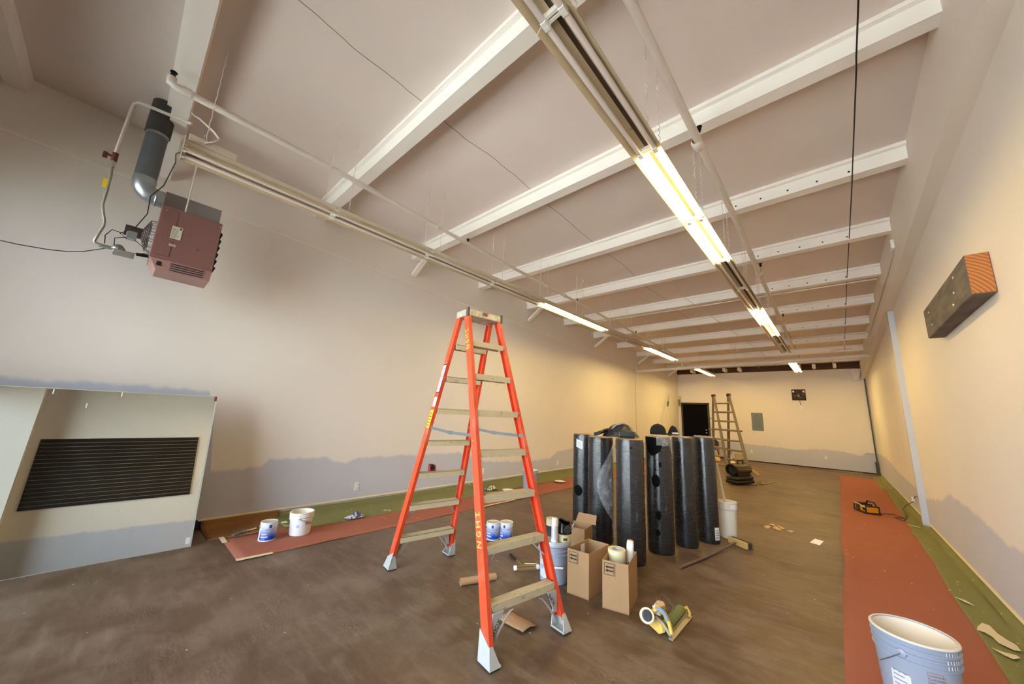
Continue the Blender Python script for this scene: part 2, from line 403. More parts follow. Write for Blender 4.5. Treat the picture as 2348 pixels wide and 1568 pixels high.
r = thing('wall_drop_pipe', 'thin white riser pipe on the mirror-side wall where the drain pipe starts', 'pipe')
MB().tube([(XL + .03, 13.42, 3.36), (XL + .03, 13.42, 3.72), (XL + .06, 13.42, 3.76)], .02, 8).build('pipe_run', PIPE, r, 50)
def conduit(label, pts, rad=.011, name='conduit', mat=None, cat='conduit'):
    o = MB().tube(pts, rad, 8).build(name, mat or PIPE, None, 50); return tag(o, label, cat)
conduit('thin white conduit crossing under a beam to the timber block wall', [(-5.2, 8.40, 4.06), (-3.8, 8.40, 4.05), (.74, 8.42, 4.07)], .013)
conduit('white conduit with a bent end running under a beam to the junction box', [(-2.35, 13.0, 4.02), (.55, 13.0, 4.03), (.70, 12.98, 4.02), (.76, 12.95, 3.98), (.765, 12.9, 3.9)], .013)
conduit('long thin white wire strung down the room between the two light rows', [(-2.25, 6.80, 4.11), (-2.1, 8.55, 4.06), (-1.95, 10.3, 4.0), (-1.75, 13.4, 3.92), (-1.62, 15.5, 3.85), (-1.55, 17.0, 3.80)], .006, 'ceiling_wire', PIPE, 'wire')
conduit('short thin white wire strung near the back between the light rows', [(-2.35, 13.1, 4.0), (-2.2, 15.5, 3.84), (-2.15, 17.3, 3.76)], .006, 'ceiling_wire', PIPE, 'wire')
BLK = M('black_cable', '15120f', .5)
conduit('long black cable threaded through holes in the beams along the timber block wall', [(.372, -.5, 4.36), (.372, 3.28, 4.255), (.378, 3.42, 4.27), (.382, 5.0, 4.25), (.384, 5.14, 4.25), (.38, 6.7, 4.22), (.371, 8.43, 4.176), (.37, 10.2, 4.12), (.37, 13.6, 4.02), (.36, 15.2, 3.97)], .0055, 'roof_cable', BLK, 'cable')
conduit('thin white drop conduit near the back wall hanging below the drain pipe', [(.55, 15.1, 3.98), (.10, 15.1, 3.97), (.06, 15.1, 3.93), (.055, 15.1, 3.45)], .012)
# sensor, conduit and junction box on the ledger
r = thing('wall_sensor', 'small white sensor box on the ledger above the timber block wall', 'sensor', (XU, 6.73, 4.0))
MB().box((-.035, -.05, -.06), (.0, .05, .06)).build('box', WHITEP, r, bevel=.004)
MB().cyl((-.036, 0, .012), (-.03, 0, .012), .012, 10).build('lens', DARK, r)
MB().cyl((-.035, -.052, .012), (-.012, -.0505, .012), .001, 8)
conduit('white conduit running along the ledger from the sensor to the junction box', [(XU - .015, 6.76, 3.94), (XU - .015, 6.85, 3.90), (XU - .015, 8.05, 3.87), (XU - .015, 9.9, 3.86), (XU - .015, 12.3, 3.85), (XU - .015, 12.85, 3.90)], .010)
r = thing('junction_box', 'white junction box on the timber block wall ledger near the back beams', 'junction box', (XU, 12.95, 3.93))
MB().box((-.05, -.09, -.06), (0, .09, .06)).build('box', WHITEP, r, bevel=.004)
MB().tube([(-.02, .0, -.06), (-.02, -.1, -.22), (-.02, -.35, -.33), (-.02, -.8, -.30), (-.01, -1.3, -.26)], .008, 6).build('cable_loop', PIPE, r, 50)
# ------------------------------------------------------------------ right wall block
r = thing('timber_block', 'dark weathered timber block bolted high on the wall with an orange cut end', 'timber block', (XR, 0, 0))
t = NT('weathered_timber'); co = t.coord(); nn = t.noise(6, 5, t.scaled(co, (1, .6, 3)))
WTH = t.done(t.mix(t.ramp(nn, .3, .7), S('4a413b'), S('6e645b')), .8)
m = MB().box((-.115, 4.0, 2.495), (0, 5.72, 2.80)); m.build('timber', WTH, r, bevel=.008)
t = NT('cut_end_grain'); co = t.coord(); w = t.n.new('ShaderNodeTexWave'); w.wave_type = 'RINGS'; w.rings_direction = 'Y'; w.inputs['Scale'].default_value = 14; w.inputs['Distortion'].default_value = 1.5
mp = t.n.new('ShaderNodeMapping'); mp.inputs['Location'].default_value = (.3, 0, -2.4); t.l.new(co, mp.inputs[0]); t.l.new(mp.outputs[0], w.inputs[0])
ENDG = t.done(t.mix(w.outputs[1], S('8a4f20'), S('b5702f')), .7)
MB().box((-.112, 3.992, 2.50), (-.003, 4.001, 2.795)).build('cut_end', ENDG, r, bevel=.003)
for y, z in ((4.35, 2.74), (4.42, 2.63), (4.5, 2.55), (5.45, 2.72), (5.4, 2.58)):
    MB().lathe([(.012, 0), (.010, -.006), (0, -.007)], (-.115, y, z), 10, (1, 0, 0)).build('bolt', STEEL, r)
# ------------------------------------------------------------------ wall outlets, left wall
def outlet(x, y, z, ax, label, plates=1):
    r = thing('wall_outlet', label, 'outlet', (x, y, z), ax)
    MB().box((-.036, -.006, -.058), (.036, 0, .058)).build('cover_plate', WHITEP, r, bevel=.003)
    for s in (-1, 1):
        MB().box((-.017, -.009, s * .027 - .014), (.017, -.004, s * .027 + .014)).build('socket', M('outlet_socket', 'cfc8ba', .5), r, bevel=.003)
    return r
outlet(XL, 2.77, .27, pi / 2, 'white duplex outlet low on the mirror-side wall between the mirror and the orange ladder')
outlet(XL, 5.48, .27, pi / 2, 'white duplex outlet low on the mirror-side wall seen through the orange ladder')
outlet(XL, 8.23, .26, pi / 2, 'white duplex outlet low on the mirror-side wall nearest the black rolls')
outlet(-2.85, YB, .40, 0, 'white outlet low on the back wall under the grey electrical panel')
outlet(-.48, YB, .42, 0, 'white outlet low on the back wall under the exhaust fan')
# ------------------------------------------------------------------ unit heater
MAR = M('maroon_enamel', '78534e', .5, .1, var=.07, vs=20)
MAR2 = M('maroon_enamel_lower', '94706a', .5, .1, var=.06, vs=20)
GREYH = M('grey_heater_hood', '8b8483', .55, .2, var=.06)
r = thing('unit_heater', 'maroon gas unit heater hanging from the roof near the mirror', 'heater', (-4.9, 0, 0))
m = MB().box((-.40, -.035, 2.86), (0, .455, 3.425)); m.build('cabinet', MAR, r, bevel=.006)
m = MB(); m.box((-.002, -.03, 2.90), (.004, .10, 3.40)); m.build('access_panel', MAR, r, bevel=.002)
MB().hexa([(-.38, .03, 2.755), (-.015, .03, 2.755), (-.015, .45, 2.745), (-.38, .45, 2.745), (-.40, -.03, 2.86), (-.0, -.03, 2.86), (0, .455, 2.86), (-.4, .455, 2.86)]).build('burner_tray', MAR2, r, bevel=.003)
for k in range(4): MB().box((-.02, .13, 2.765 + .022 * k), (.0 + .004 * k - .004, .39, 2.772 + .022 * k)).build('louvre_slot', INK, r)
MB().box((-.02, .03, 2.79), (-.004, .065, 2.84)).build('sight_hole', DARK, r)
MB().box((-.42, -.03, 3.30), (-.20, .44, 3.66)).build('vent_hood', GREYH, r, bevel=.004)
m = MB()
for k in range(6): m.hexa([(-.38, .455, 2.92 + .08 * k), (-.02, .455, 2.92 + .08 * k), (-.02, .475, 2.90 + .08 * k), (-.38, .475, 2.90 + .08 * k), (-.38, .455, 2.935 + .08 * k), (-.02, .455, 2.935 + .08 * k), (-.02, .478, 2.912 + .08 * k), (-.38, .478, 2.912 + .08 * k)])
m.build('outlet_louvre', DARK, r)
LAB = M('printed_label', 'c3bfa9', .6, var=.04)
MB().box((0, .075, 3.10), (.0045, .155, 3.235)).build('rating_label', LAB, r)
m = MB()
for k in range(9): m.box((.004, .082, 3.112 + .012 * k), (.0052, .11 + .035 * abs(wob(k * 1.7)) + .01, 3.115 + .012 * k))
m.box((.004, .133, 3.208), (.0052, .149, 3.228)); m.build('label_print', INK, r)
MB().box((0, .08, 3.015), (.0045, .135, 3.04)).build('name_plate', M('worn_plate', 'a89a92', .5, .3), r)
for y, z in ((.01, 2.9), (.44, 2.9), (.01, 3.38), (.44, 3.38), (.30, 3.05), (.10, 3.08)): MB().cyl((0, y, z), (.004, y, z), .006, 8).build('screw', STEEL, r)
# fan, motor and gas valve at the rear face
m = MB()
for k in range(5): m.lathe([(.16 - .03 * k, 0), (.163 - .03 * k, .003), (.16 - .03 * k, .006), (.157 - .03 * k, .003), (.16 - .03 * k, 0)], (-.20, -.075 - .012 * k, 3.12), 28, (0, -1, 0))
for k in range(14):
    a = 2 * pi * k / 14; m.tube([(-.20 + .17 * cos(a), -.036, 3.12 + .17 * sin(a)), (-.20 + .16 * cos(a), -.08, 3.12 + .16 * sin(a)), (-.20 + .04 * cos(a), -.125, 3.12 + .04 * sin(a))], .003, 5)
m.build('fan_guard', M('fan_guard_wire', '5a4f45', .5, .5), r)
m = MB()
for k in range(4):
    a = pi / 2 * k + .4; c0 = V((-.20, -.07, 3.12)); d = V((cos(a), 0, sin(a))); n_ = V((-sin(a), 0, cos(a)))
    m.prism([c0 + d * .03 - n_ * .02, c0 + d * .13 - n_ * .05, c0 + d * .14 + n_ * .05, c0 + d * .03 + n_ * .02], (0, .004, 0))
m.build('fan_blade', M('fan_blade_metal', '3b342f', .5, .5), r)
MB().cyl((-.20, -.12, 3.12), (-.20, -.24, 3.12), .055, 18).build('motor', M('motor_brown', '4c3a32', .5, .4), r, 40)
MB().box((-.08, -.215, 2.985), (-.0, -.145, 3.06)).build('relay_box', GALV, r, bevel=.004)
m = MB().box((-.11, -.27, 2.815), (-.015, -.13, 2.855)); m.lathe([(.0, 0), (.045, 0), (.05, .02), (.02, .06), (0, .065)], (-.06, -.24, 2.85), 16); m.cyl((-.06, -.36, 2.86), (-.06, -.28, 2.86), .018, 10)
m.build('gas_valve', M('dull_valve_casting', '8d8b84', .45, .5, var=.2, vs=30), r, bevel=.006)
MB().cyl((-.06, -.12, 2.86), (-.06, -.03, 2.87), .016, 10).build('manifold_pipe', DARK, r)
for pts in ([(-.03, -.17, 3.0), (-.03, -.10, 2.95), (-.03, -.04, 2.90)], [(-.04, -.2, 3.0), (-.04, -.28, 2.96), (-.04, -.27, 2.88)], [(-.04, -.14, 2.85), (-.04, -.07, 2.88), (-.04, -.03, 2.89)], [(-.03, -.21, 3.02), (-.03, -.31, 3.03), (-.03, -.34, 2.96), (-.03, -.33, 2.88)]):
    MB().tube(pts, .004, 6).build('control_wire', BLK, r)
for x, y in ((-.05, .143), (-.30, .143)): MB().tube([(x, y, 3.42), (x, y, zc(0, XL) - .17)], .007, 8).build('hanger_rod', PIPE, r)
# flue
r = thing('flue_pipe', 'dark grey flue pipe rising from the maroon unit heater through the roof', 'flue', (-5.03, -.2, 0))
FLUE = M('grey_flue_steel', '5e6468', .5, .5, var=.2, vs=7)
MB().cyl((0, 0, 3.66), (0, 0, 4.20), .085, 24).build('pipe_run', FLUE, r, 40)
MB().cyl((0, 0, 4.20), (0, 0, zc(0, XL) + .02), .098, 24).build('storm_sleeve', M('tarred_sleeve', '33342e', .7, var=.3, vs=30, dirt='a9a49a', ds=30, dt=.7), r, 40)
MB().lathe([(.088, 0), (.09, .03), (.088, .06)], (0, 0, 4.17), 24).build('clamp_band', GALV, r, 40); MB().lathe([(.088, 0), (.09, .03), (.088, .055)], (0, 0, 3.63), 24).build('clamp_band', GALV, r, 40)
ek = []
for k in range(6):
    a = pi / 2 * k / 5; ek.append((-.0, .11 - .11 * cos(a), 3.63 - .11 * sin(a)))
MB().tube([(0, 0, 3.66)] + ek + [(0, .17, 3.52)], .086, 18).build('elbow', GALV, r, 30)
m = MB().lathe([(.088, 0), (.092, .008), (.088, .016)], (0, .10, 3.52), 20, (0, 1, 0)); m.build('elbow_seam', GALV, r, 40)
# gas line
r = thing('gas_line', 'white gas pipe with a flexible connector and yellow tag feeding the unit heater', 'gas pipe')
MB().tube([(-4.80, 0.02, 4.36), (-4.99, -.38, 4.44), (-5.03, -.41, 4.42), (-5.04, -.415, 4.38), (-4.97, -.425, 3.80)], .017, 10).build('steel_pipe', PIPE, r, 40)
m = MB().cyl((-4.965, -.425, 3.71), (-4.96, -.425, 3.80), .022, 10); m.cyl((-4.965, -.425, 3.755), (-4.965, -.475, 3.765), .012, 8); m.box((-4.975, -.50, 3.72), (-4.955, -.47, 3.78))
m.build('shutoff_valve', RUST, r, 40)
MB().cyl((-4.96, -.425, 3.65), (-4.96, -.425, 3.71), .02, 6).build('flare_nut', M('brass_nut', '9a9482', .4, .7), r)
MB().tube([(-4.96, -.425, 3.66), (-4.955, -.415, 3.55), (-4.95, -.41, 3.40), (-4.95, -.412, 3.25), (-4.95, -.395, 3.18), (-4.95, -.372, 3.10), (-4.95, -.368, 3.05), (-4.95, -.385, 2.95), (-4.95, -.395, 2.885), (-4.95, -.385, 2.868), (-4.95, -.33, 2.86), (-4.96, -.27, 2.86)], .012, 8).build('flexible_connector', M('flex_connector', '8f8a7c', .45, .5), r, 40)
MB().box((-4.952, -.45, 3.42), (-4.946, -.40, 3.51)).build('tag', M('yellow_tag', 'e0c31a', .5), r)
def cable(label, pts, rad=.0045): return tag(MB().tube(pts, rad, 6).build('power_cord', BLK, None, 50), label, 'cord')
cable('black cord hanging from the mirror-side light row to the unit heater controls', [(-3.80, .02, ZL + .02), (-4.1, -.03, 3.60), (-4.5, -.02, 3.72), (-4.85, -.06, 3.60), (-4.85, -.128, 3.444), (-4.85, -.116, 3.259), (-4.85, -.169, 3.085), (-4.85, -.252, 2.989), (-4.86, -.20, 2.96)])
cable('thin grey wire drooping across the mirror-side wall to the unit heater', [(-5.68, -1.4, 2.75), (-5.2, -.91, 2.753), (-5.2, -.82, 2.753), (-5.2, -.657, 2.768), (-5.2, -.55, 2.79), (-5.19, -.464, 2.82), (-5.1, -.33, 2.88), (-4.97, -.25, 2.87)])
cable('painted cable looping from the beam to the start of the mirror-side light row', [(-4.6, .0, 4.36), (-4.45, .02, 4.25), (-4.25, .06, 4.12), (-3.9, .16, 3.85), (-3.76, .2, 3.72), (-3.72, .16, 3.64), (-3.78, .08, 3.595)], .008)
COL.objects[-1].data.materials[0] = PIPE
# ------------------------------------------------------------------ back wall fittings
r = thing('door_1', 'black back door', 'door'); r['kind'] = 'structure'
DOORM = M('black_door_paint', '070606', .85, spec=.1)
MB().box((-5.50, YB - .04, .01), (-4.43, YB - .005, 2.33)).build('door_leaf', DOORM, r, bevel=.004)
m = MB().box((-5.57, YB - .055, 0), (-5.50, YB, 2.40)); m.box((-4.43, YB - .055, 0), (-4.36, YB, 2.40)); m.box((-5.57, YB - .055, 2.33), (-4.36, YB, 2.40)); m.build('door_frame', M('dark_door_frame', '3a3328', .6), r)
for z in (1.17, 1.05): MB().lathe([(0, 0), (.03, 0), (.03, .02), (.015, .03), (.02, .05), (0, .055)], (-4.52, YB - .04, z), 12, (0, -1, 0)).build('door_knob', STEEL, r, 40)
r = thing('electrical_panel', 'grey electrical panel box set flush in the back wall', 'electrical panel', (-2.55, YB, 1.645))
PNL = M('grey_panel_paint', '6f7673', .5, .2, var=.05)
MB().box((-.2, -.02, -.37), (.2, .0, .37)).build('cabinet', PNL, r, bevel=.004)
MB().box((-.10, -.026, -.24), (.12, -.018, .24)).build('panel_door', M('grey_panel_door', '656c69', .45, .2), r, bevel=.003)
MB().box((-.03, -.03, .25), (.03, -.018, .27)).build('latch', DARK, r)
r = thing('exhaust_fan', 'brown square exhaust fan with a corded switch high on the back wall', 'exhaust fan', (-1.08, YB, 2.775))
BRN = M('rusty_fan_plate', '40220f', .7, .2, var=.3)
MB().box((-.22, -.012, -.22), (.22, 0, .22)).build('mounting_plate', BRN, r)
MB().lathe([(.17, 0), (.175, .03), (.165, .03), (.165, 0)], (0, -.012, 0), 24, (0, -1, 0)).build('fan_ring', DARK, r, 40)
m = MB()
for k in range(4):
    a = pi / 2 * k + .3; d = V((cos(a), 0, sin(a))); n_ = V((-sin(a), -.3, cos(a)))
    m.prism([d * .03 + V((0, -.02, 0)), d * .15 - n_ * .06 + V((0, -.03, 0)), d * .15 + n_ * .06 + V((0, -.03, 0))], (0, -.004, 0))
m.build('fan_blade', M('fan_blade_metal2', '57503f', .5, .4), r)
MB().cyl((0, -.03, 0), (0, -.11, 0), .05, 16).build('motor', DARK, r, 40)
for s in (-1, 1): MB().box((s * .16 - .03, -.018, .10), (s * .16 + .03, -.011, .17)).build('tape_patch', WHITEP, r)
MB().box((-.04, -.114, -.07), (.03, -.10, -.05)).build('label', WHITEP, r)
MB().tube([(0, -.08, -.05), (.0, -.06, -.22), (.03, -.02, -.34), (.04, -.02, -.43)], .008, 6).build('cord', BLK, r)
r2 = thing('switch_box', 'small white switch box on the back wall under the exhaust fan', 'switch', (-1.04, YB, 2.28)); MB().box((-.04, -.035, -.075), (.04, 0, .075)).build('cover_plate', WHITEP, r2, bevel=.004); MB().box((-.012, -.04, -.025), (.012, -.03, .025)).build('toggle', WHITEP, r2)
r = thing('alarm_box', 'grey alarm box on a pale backing by the corner of the back wall', 'alarm box', (-5.66, YB, 2.45)); MB().box((-.0, -.02, -.27), (.10, 0, .27)).build('backing_plate', M('pale_yellow_plate', 'c9bd86', .6), r); MB().box((-.03, -.06, -.2), (.055, -.0, .10)).build('cabinet', M('grey_alarm', '807b68', .5), r, bevel=.004)
r = thing('door_bell_button', 'small beige switch plate beside the black door', 'switch', (-4.30, YB, 1.70)); MB().box((-.05, -.02, -.035), (.05, 0, .035)).build('cover_plate', M('beige_plate', 'c4a97c', .5), r, bevel=.003)
r = thing('wall_hook', 'dark metal latch on the mirror-side wall by the back corner', 'hook', (XL, 17.5, 1.14)); MB().tube([(.01, 0, .12), (.01, 0, -.12), (.01, .0, -.10), (.03, .3, -.11)], .012, 6).build('hook', DARK, r)
r = thing('rain_leader', 'grey rain leader pipe with a hopper box in the back corner away from the door', 'downspout', (.87, YB - .06, 0)); MB().tube([(0, 0, .40), (0, 0, 3.65), (-.05, 0, 3.72), (-.14, 0, 3.74)], .02, 8).build('pipe_run', M('grey_green_pipe', '5e5b49', .6, .2), r, 40)
MB().hexa([(-.30, -.14, 3.30), (-.16, -.14, 3.30), (-.16, .05, 3.30), (-.30, .05, 3.30), (-.34, -.16, 3.72), (-.06, -.16, 3.72), (-.06, .05, 3.72), (-.34, .05, 3.72)]).build('hopper', WHITE_PAINT, r)
MB().box((-.05, -.03, .0), (.03, .05, .42)).build('boot', M('grey_green_boot', '4d4d3d', .7), r)
# ------------------------------------------------------------------ leaning mirror and what stands opposite it
r = thing('leaning_mirror', 'large frameless greenish mirror leaning in front of the wall under the unit heater', 'mirror', (-5.09, 0, 0))
TH = radians(9.5); tu = V((-sin(TH), 0, cos(TH))); tn = V((cos(TH), 0, sin(TH)))
t = NT('mirror_silvering'); co = t.coord(); gr = t.ramp(t.noise(5, 6, t.scaled(co, (1, 1, 1)), .7), .62, .85)
MIRR = t.done(t.mix(gr, (.78, .83, .80), (.62, .66, .62)), t.math('MULTIPLY', gr, .08), 1.0)
def mp_(y, s, o=0.0): return tu * s + tn * o + V((0, y, 0))
Y0, Y1, SL = -1.55, .778, 1.548
MB().hexa([mp_(Y0, 0, -.008), mp_(Y1, 0, -.008), mp_(Y1, SL, -.008), mp_(Y0, SL, -.008), mp_(Y0, 0), mp_(Y1, 0), mp_(Y1, SL), mp_(Y0, SL)]).build('glass', MIRR, r)
EDG = M('green_glass_edge', 'b4c0b4', .25)
m = MB()
for (ya, yb, sa, sb) in ((Y1, Y1 + .012, 0, SL), (Y0, Y1 + .007, SL, SL + .006), (Y0, Y1 + .007, -.004, .004)):
    m.hexa([mp_(ya, sa, -.012), mp_(yb, sa, -.012), mp_(yb, sb, -.012), mp_(ya, sb, -.012), mp_(ya, sa, .001), mp_(yb, sa, .001), mp_(yb, sb, .001), mp_(ya, sb, .001)])
m.build('glass_edge', EDG, r)
m = MB()
for y in (-1.0, .35):
    a = mp_(y, 1.35, -.02); m.hexa([(a.x, y, a.z - .04), (a.x, y + .09, a.z - .04), (-.60, y + .09, a.z - .04), (-.60, y, a.z - .04), (a.x + .008, y, a.z), (a.x + .008, y + .09, a.z), (-.60, y + .09, a.z), (-.60, y, a.z)])
m.build('prop_block', M('prop_timber', '8f6d49', .8), r)
m = MB()
for y, s in ((-.40, 1.50), (.03, 1.50), (-.18, 1.38)): m.hexa([mp_(y, s, .0), mp_(y + .008, s, .0), mp_(y + .008, s + .045, .0), mp_(y, s + .045, .0), mp_(y, s, .0015), mp_(y + .006, s, .0015), mp_(y + .006, s + .045, .0015), mp_(y, s + .045, .0015)])
m.build('paint_drip', WHITEP, r)
MB().hexa([mp_(.74, .03, 0), mp_(.772, .03, 0), mp_(.772, .09, 0), mp_(.74, .09, 0), mp_(.74, .03, .0015), mp_(.772, .03, .0015), mp_(.772, .09, .0015), mp_(.74, .09, .0015)]).build('corner_sticker', WHITEP, r)
m = MB(); m.hexa([mp_(Y1 - .012, SL - .05, 0), mp_(Y1 + .009, SL - .05, 0), mp_(Y1 + .009, SL + .005, 0), mp_(Y1 - .012, SL + .005, 0), mp_(Y1 - .012, SL - .05, .002), mp_(Y1 + .009, SL - .05, .002), mp_(Y1 + .009, SL + .005, .002), mp_(Y1 - .012, SL + .005, .002)])
m.build('corner_clip', M('red_corner_clip', '6a2a1d', .6), r)
# black slatted display board on the right wall, seen in the mirror
r = thing('slatted_display_board', 'black slatted display board seen only as a reflection in the mirror', 'display board', (XR, 0, 0))
BLKB = M('black_laminate', '12100f', .35, var=.2)
MB().box((-.02, -.84, 1.37), (0, 1.52, 2.67)).build('board', BLKB, r)
m = MB()
for k in range(16): m.box((-.0235, -.84, 1.43 + .077 * k), (-.019, 1.52, 1.4355 + .077 * k))
m.build('slat_line', M('slat_edge_brown', 'a5835c', .5), r)
m = MB().box((.60, YF, 0), (XR + .01, -.96, 4.0)); struct('trim_20', m, WALL_R)

# ------------------------------------------------------------------ floor papers
def paper_mat(name, hexc, spk):
    t = NT(name); co = t.coord('World'); c = S(hexc)
    col = t.mix(t.noise(3, 5, co, .6), sc3(c, .88), sc3(c, 1.10))
    col = t.mix(t.math('MULTIPLY', t.noise(260, 2, co), .35), col, sc3(c, .7))
    vo = t.n.new('ShaderNodeTexVoronoi'); vo.inputs['Scale'].default_value = 9; t.l.new(t.scaled(co, (1, 1.0, 1)), vo.inputs[0])
    sp = t.math('MULTIPLY', t.math('LESS_THAN', vo.outputs[0], .075), t.math('GREATER_THAN', t.noise(6, 1, co), 1 - spk))
    col = t.mix(sp, col, S('e9ddc8'))
    t.bump(t.noise(5, 3, co), .3, .02)
    return t.done(col, .85, spec=.25)
REDP = paper_mat('red_rosin_paper', 'a0604a', .45)
GRNP = paper_mat('green_masking_paper', '807e4e', .50)
BRNP = paper_mat('brown_masking_paper', '8a6038', .45)
def sheet(name, fn, nu, nv, mat, label, cat, thick=.002):
    o = MB().grid(fn, nu, nv).build(name, mat, None, 50, solid=thick); return tag(o, label, cat)
def lp(a, b, t_): return a + (b - a) * t_
sheet('red_rosin_paper', lambda u, v: V((lp(-5.12, -4.375 + .012 * wob(v * 9, 3) , u), lp(1.045, 17.6, v), .003 + (.010 * max(0, wob(v * 30, u * 2)) if u > .9 else .0))), 8, 160, REDP, 'long red rosin paper strip along the mirror-side wall under the blue paint can', 'floor paper')
def rr(u, v):
    y = lp(1.2, 16.4, v); x = lp(-.128 + .02 * wob(y * .5, 7), .78, u); z = .003
    if u < .2: z += .05 * max(0, 1 - abs(y - 5.85) / .75) * (1 - u / .2); x += .03 * max(0, 1 - abs(y - 5.85) / .75) * (1 - u / .2)
    return V((x, y, z))
sheet('red_rosin_paper', rr, 12, 160, REDP, 'long red rosin paper strip along the timber block wall under the grey bucket', 'floor paper')
def gl_(u, v):
    y = lp(1.66, 17.8, v)
    xi = -4.965 - .05 * sin(y * .9) * min(1, max(0, y - 4)) * .3 + .03 * wob(y * .7, 2) - (.10 if y > 4 else 0) * min(1, y - 4)
    if v < .02: xi = lp(-5.18, xi, v / .02)
    if u < .72: x = lp(xi, XL + .07 + .02 * wob(y, 1), u / .72); z = .007 + .012 * max(0, wob(x * 6, y * 1.3)) * (u > .05)
    else:
        w = (u - .72) / .28; x = lp(XL + .07 + .02 * wob(y, 1), XL + .004, min(1, w * 1.6)); z = .008 + .07 * max(0, w - .25) + .008 * wob(y * 2, 5)
    return V((x, y, max(.006, z)))
sheet('green_masking_paper', gl_, 14, 200, GRNP, 'green masking paper taped along the foot of the mirror-side wall', 'masking paper')
def gr_(u, v):
    y = lp(1.0, 14.1, v); xi = .628 + .012 * max(0, y - 4) + .02 * wob(y * .8, 4) - .03 * max(0, 1 - abs(y - 8.4) / .3)
    if u < .65: x = lp(xi, XR - .07 + .02 * wob(y * .9, 9), u / .65); z = .008 + .018 * max(0, wob(x * 5, y * 1.4)) + .03 * max(0, 1 - abs(y - 8.0) / .5) * u
    else:
        w = (u - .65) / .35; x = lp(XR - .07 + .02 * wob(y * .9, 9), XR - .004, min(1, w * 1.5)); z = .010 + .08 * max(0, w - .2) + .01 * wob(y * 2, 5)
    if 8.9 < y < 9.2: x = min(x, .84)
    return V((x, y, max(.007, z)))
sheet('green_masking_paper', gr_, 14, 200, GRNP, 'green masking paper taped along the foot of the timber block wall', 'masking paper')
GP = COL.objects[-1]
def g2(u, v):
    y = lp(13.9, 17.6, v); return V((lp(.66, XR - .01, u), y, .006 + .05 * max(0, u - .8) * 4))
sheet('green_masking_paper', g2, 8, 20, GRNP, 'short green masking paper piece at the far end under the rain leader', 'masking paper')
def bp(u, v):
    y = lp(.93, 1.72, v); e = lp(-5.16, -5.09, v)
    if u < .7: return V((lp(e, XL + .05, u / .7), y, .0045 + .01 * max(0, wob(u * 4, y * 4))))
    w = (u - .7) / .3; return V((lp(XL + .05, XL + .016, w), y, .008 + .085 * w))
sheet('brown_masking_paper', bp, 12, 12, BRNP, 'brown masking paper on the floor beside the mirror', 'masking paper')
def tape(label, P, z=.008):
    m = MB().prism([(x, y, z) for x, y in P], (0, 0, .0012)); return tag(m.build('tape_strip', TAPE), label, 'tape')
tape('beige tape strip on the near corner of the red paper by the mirror', [(-5.20, 1.03), (-4.98, 1.03), (-4.98, 1.075), (-5.20, 1.075)])
tape('beige tape strip holding the near front edge of the red paper by the mirror', [(-4.42, 1.04), (-4.36, 1.04), (-4.35, 1.34), (-4.40, 1.34)])
tape('beige tape strip on the red paper edge behind the orange ladder', [(-4.41, 4.15), (-4.36, 4.15), (-4.37, 5.05), (-4.41, 5.05)])
m = MB(); m.hexa([(XL - .001, .9, .088), (XL + .02, .9, .088), (XL + .012, 18, .075), (XL - .001, 18, .075), (XL - .001, .9, .108), (XL + .006, .9, .108), (XL + .006, 18, .095), (XL - .001, 18, .095)])
tag(m.build('tape_strip', TAPE), 'long beige tape line along the foot of the mirror-side wall', 'tape')
m = MB(); m.hexa([(XR - .02, 1.2, .095), (XR + .001, 1.2, .095), (XR + .001, 14, .088), (XR - .012, 14, .088), (XR - .006, 1.2, .112), (XR + .001, 1.2, .112), (XR + .001, 14, .105), (XR - .006, 14, .105)])
tag(m.build('tape_strip', TAPE), 'long beige tape line along the foot of the timber block wall', 'tape')
CREAM = M('cream_wall_paint_spill', 'd9c9a5', .6, var=.05)
m = MB()
def blob(P, z): m.prism([(x, y, z) for x, y in P], (0, 0, .002))
blob([(.640, 4.80), (.655, 4.87), (.70, 5.00), (.735, 4.98), (.745, 4.84), (.77, 4.76), (.80, 4.70), (.80, 4.60), (.765, 4.58), (.71, 4.64), (.70, 4.74), (.675, 4.79)], .022)
m.build('paint_smear', CREAM, GP)
m = MB(); blob([(.652, 4.50), (.70, 4.48), (.755, 4.49), (.765, 4.46), (.725, 4.40), (.69, 4.43)], .022); m.build('paint_smear', CREAM, GP)
m = MB(); blob([(.64, 5.55), (.70, 5.52), (.735, 5.42), (.69, 5.46)], .022); m.build('paint_smear', CREAM, GP)
m = MB(); blob([(.66, 9.05), (.80, 8.98), (.80, 8.92), (.70, 9.0)], .024); m.build('paint_smear', CREAM, GP)
m = MB(); 
for k in range(7):
    a = k * .9; blob([(-5.05 + .02 * cos(a), 2.96 + .02 * sin(a)), (-5.05 + .075 * cos(a + .2), 2.96 + .06 * sin(a + .2)), (-5.05 + .03 * cos(a + .5), 2.96 + .03 * sin(a + .5))], .0205 + .0003 * k)
tag(m.build('paint_splat', CREAM), 'cream paint splat on the green paper between white bucket and orange ladder', 'paint splat')

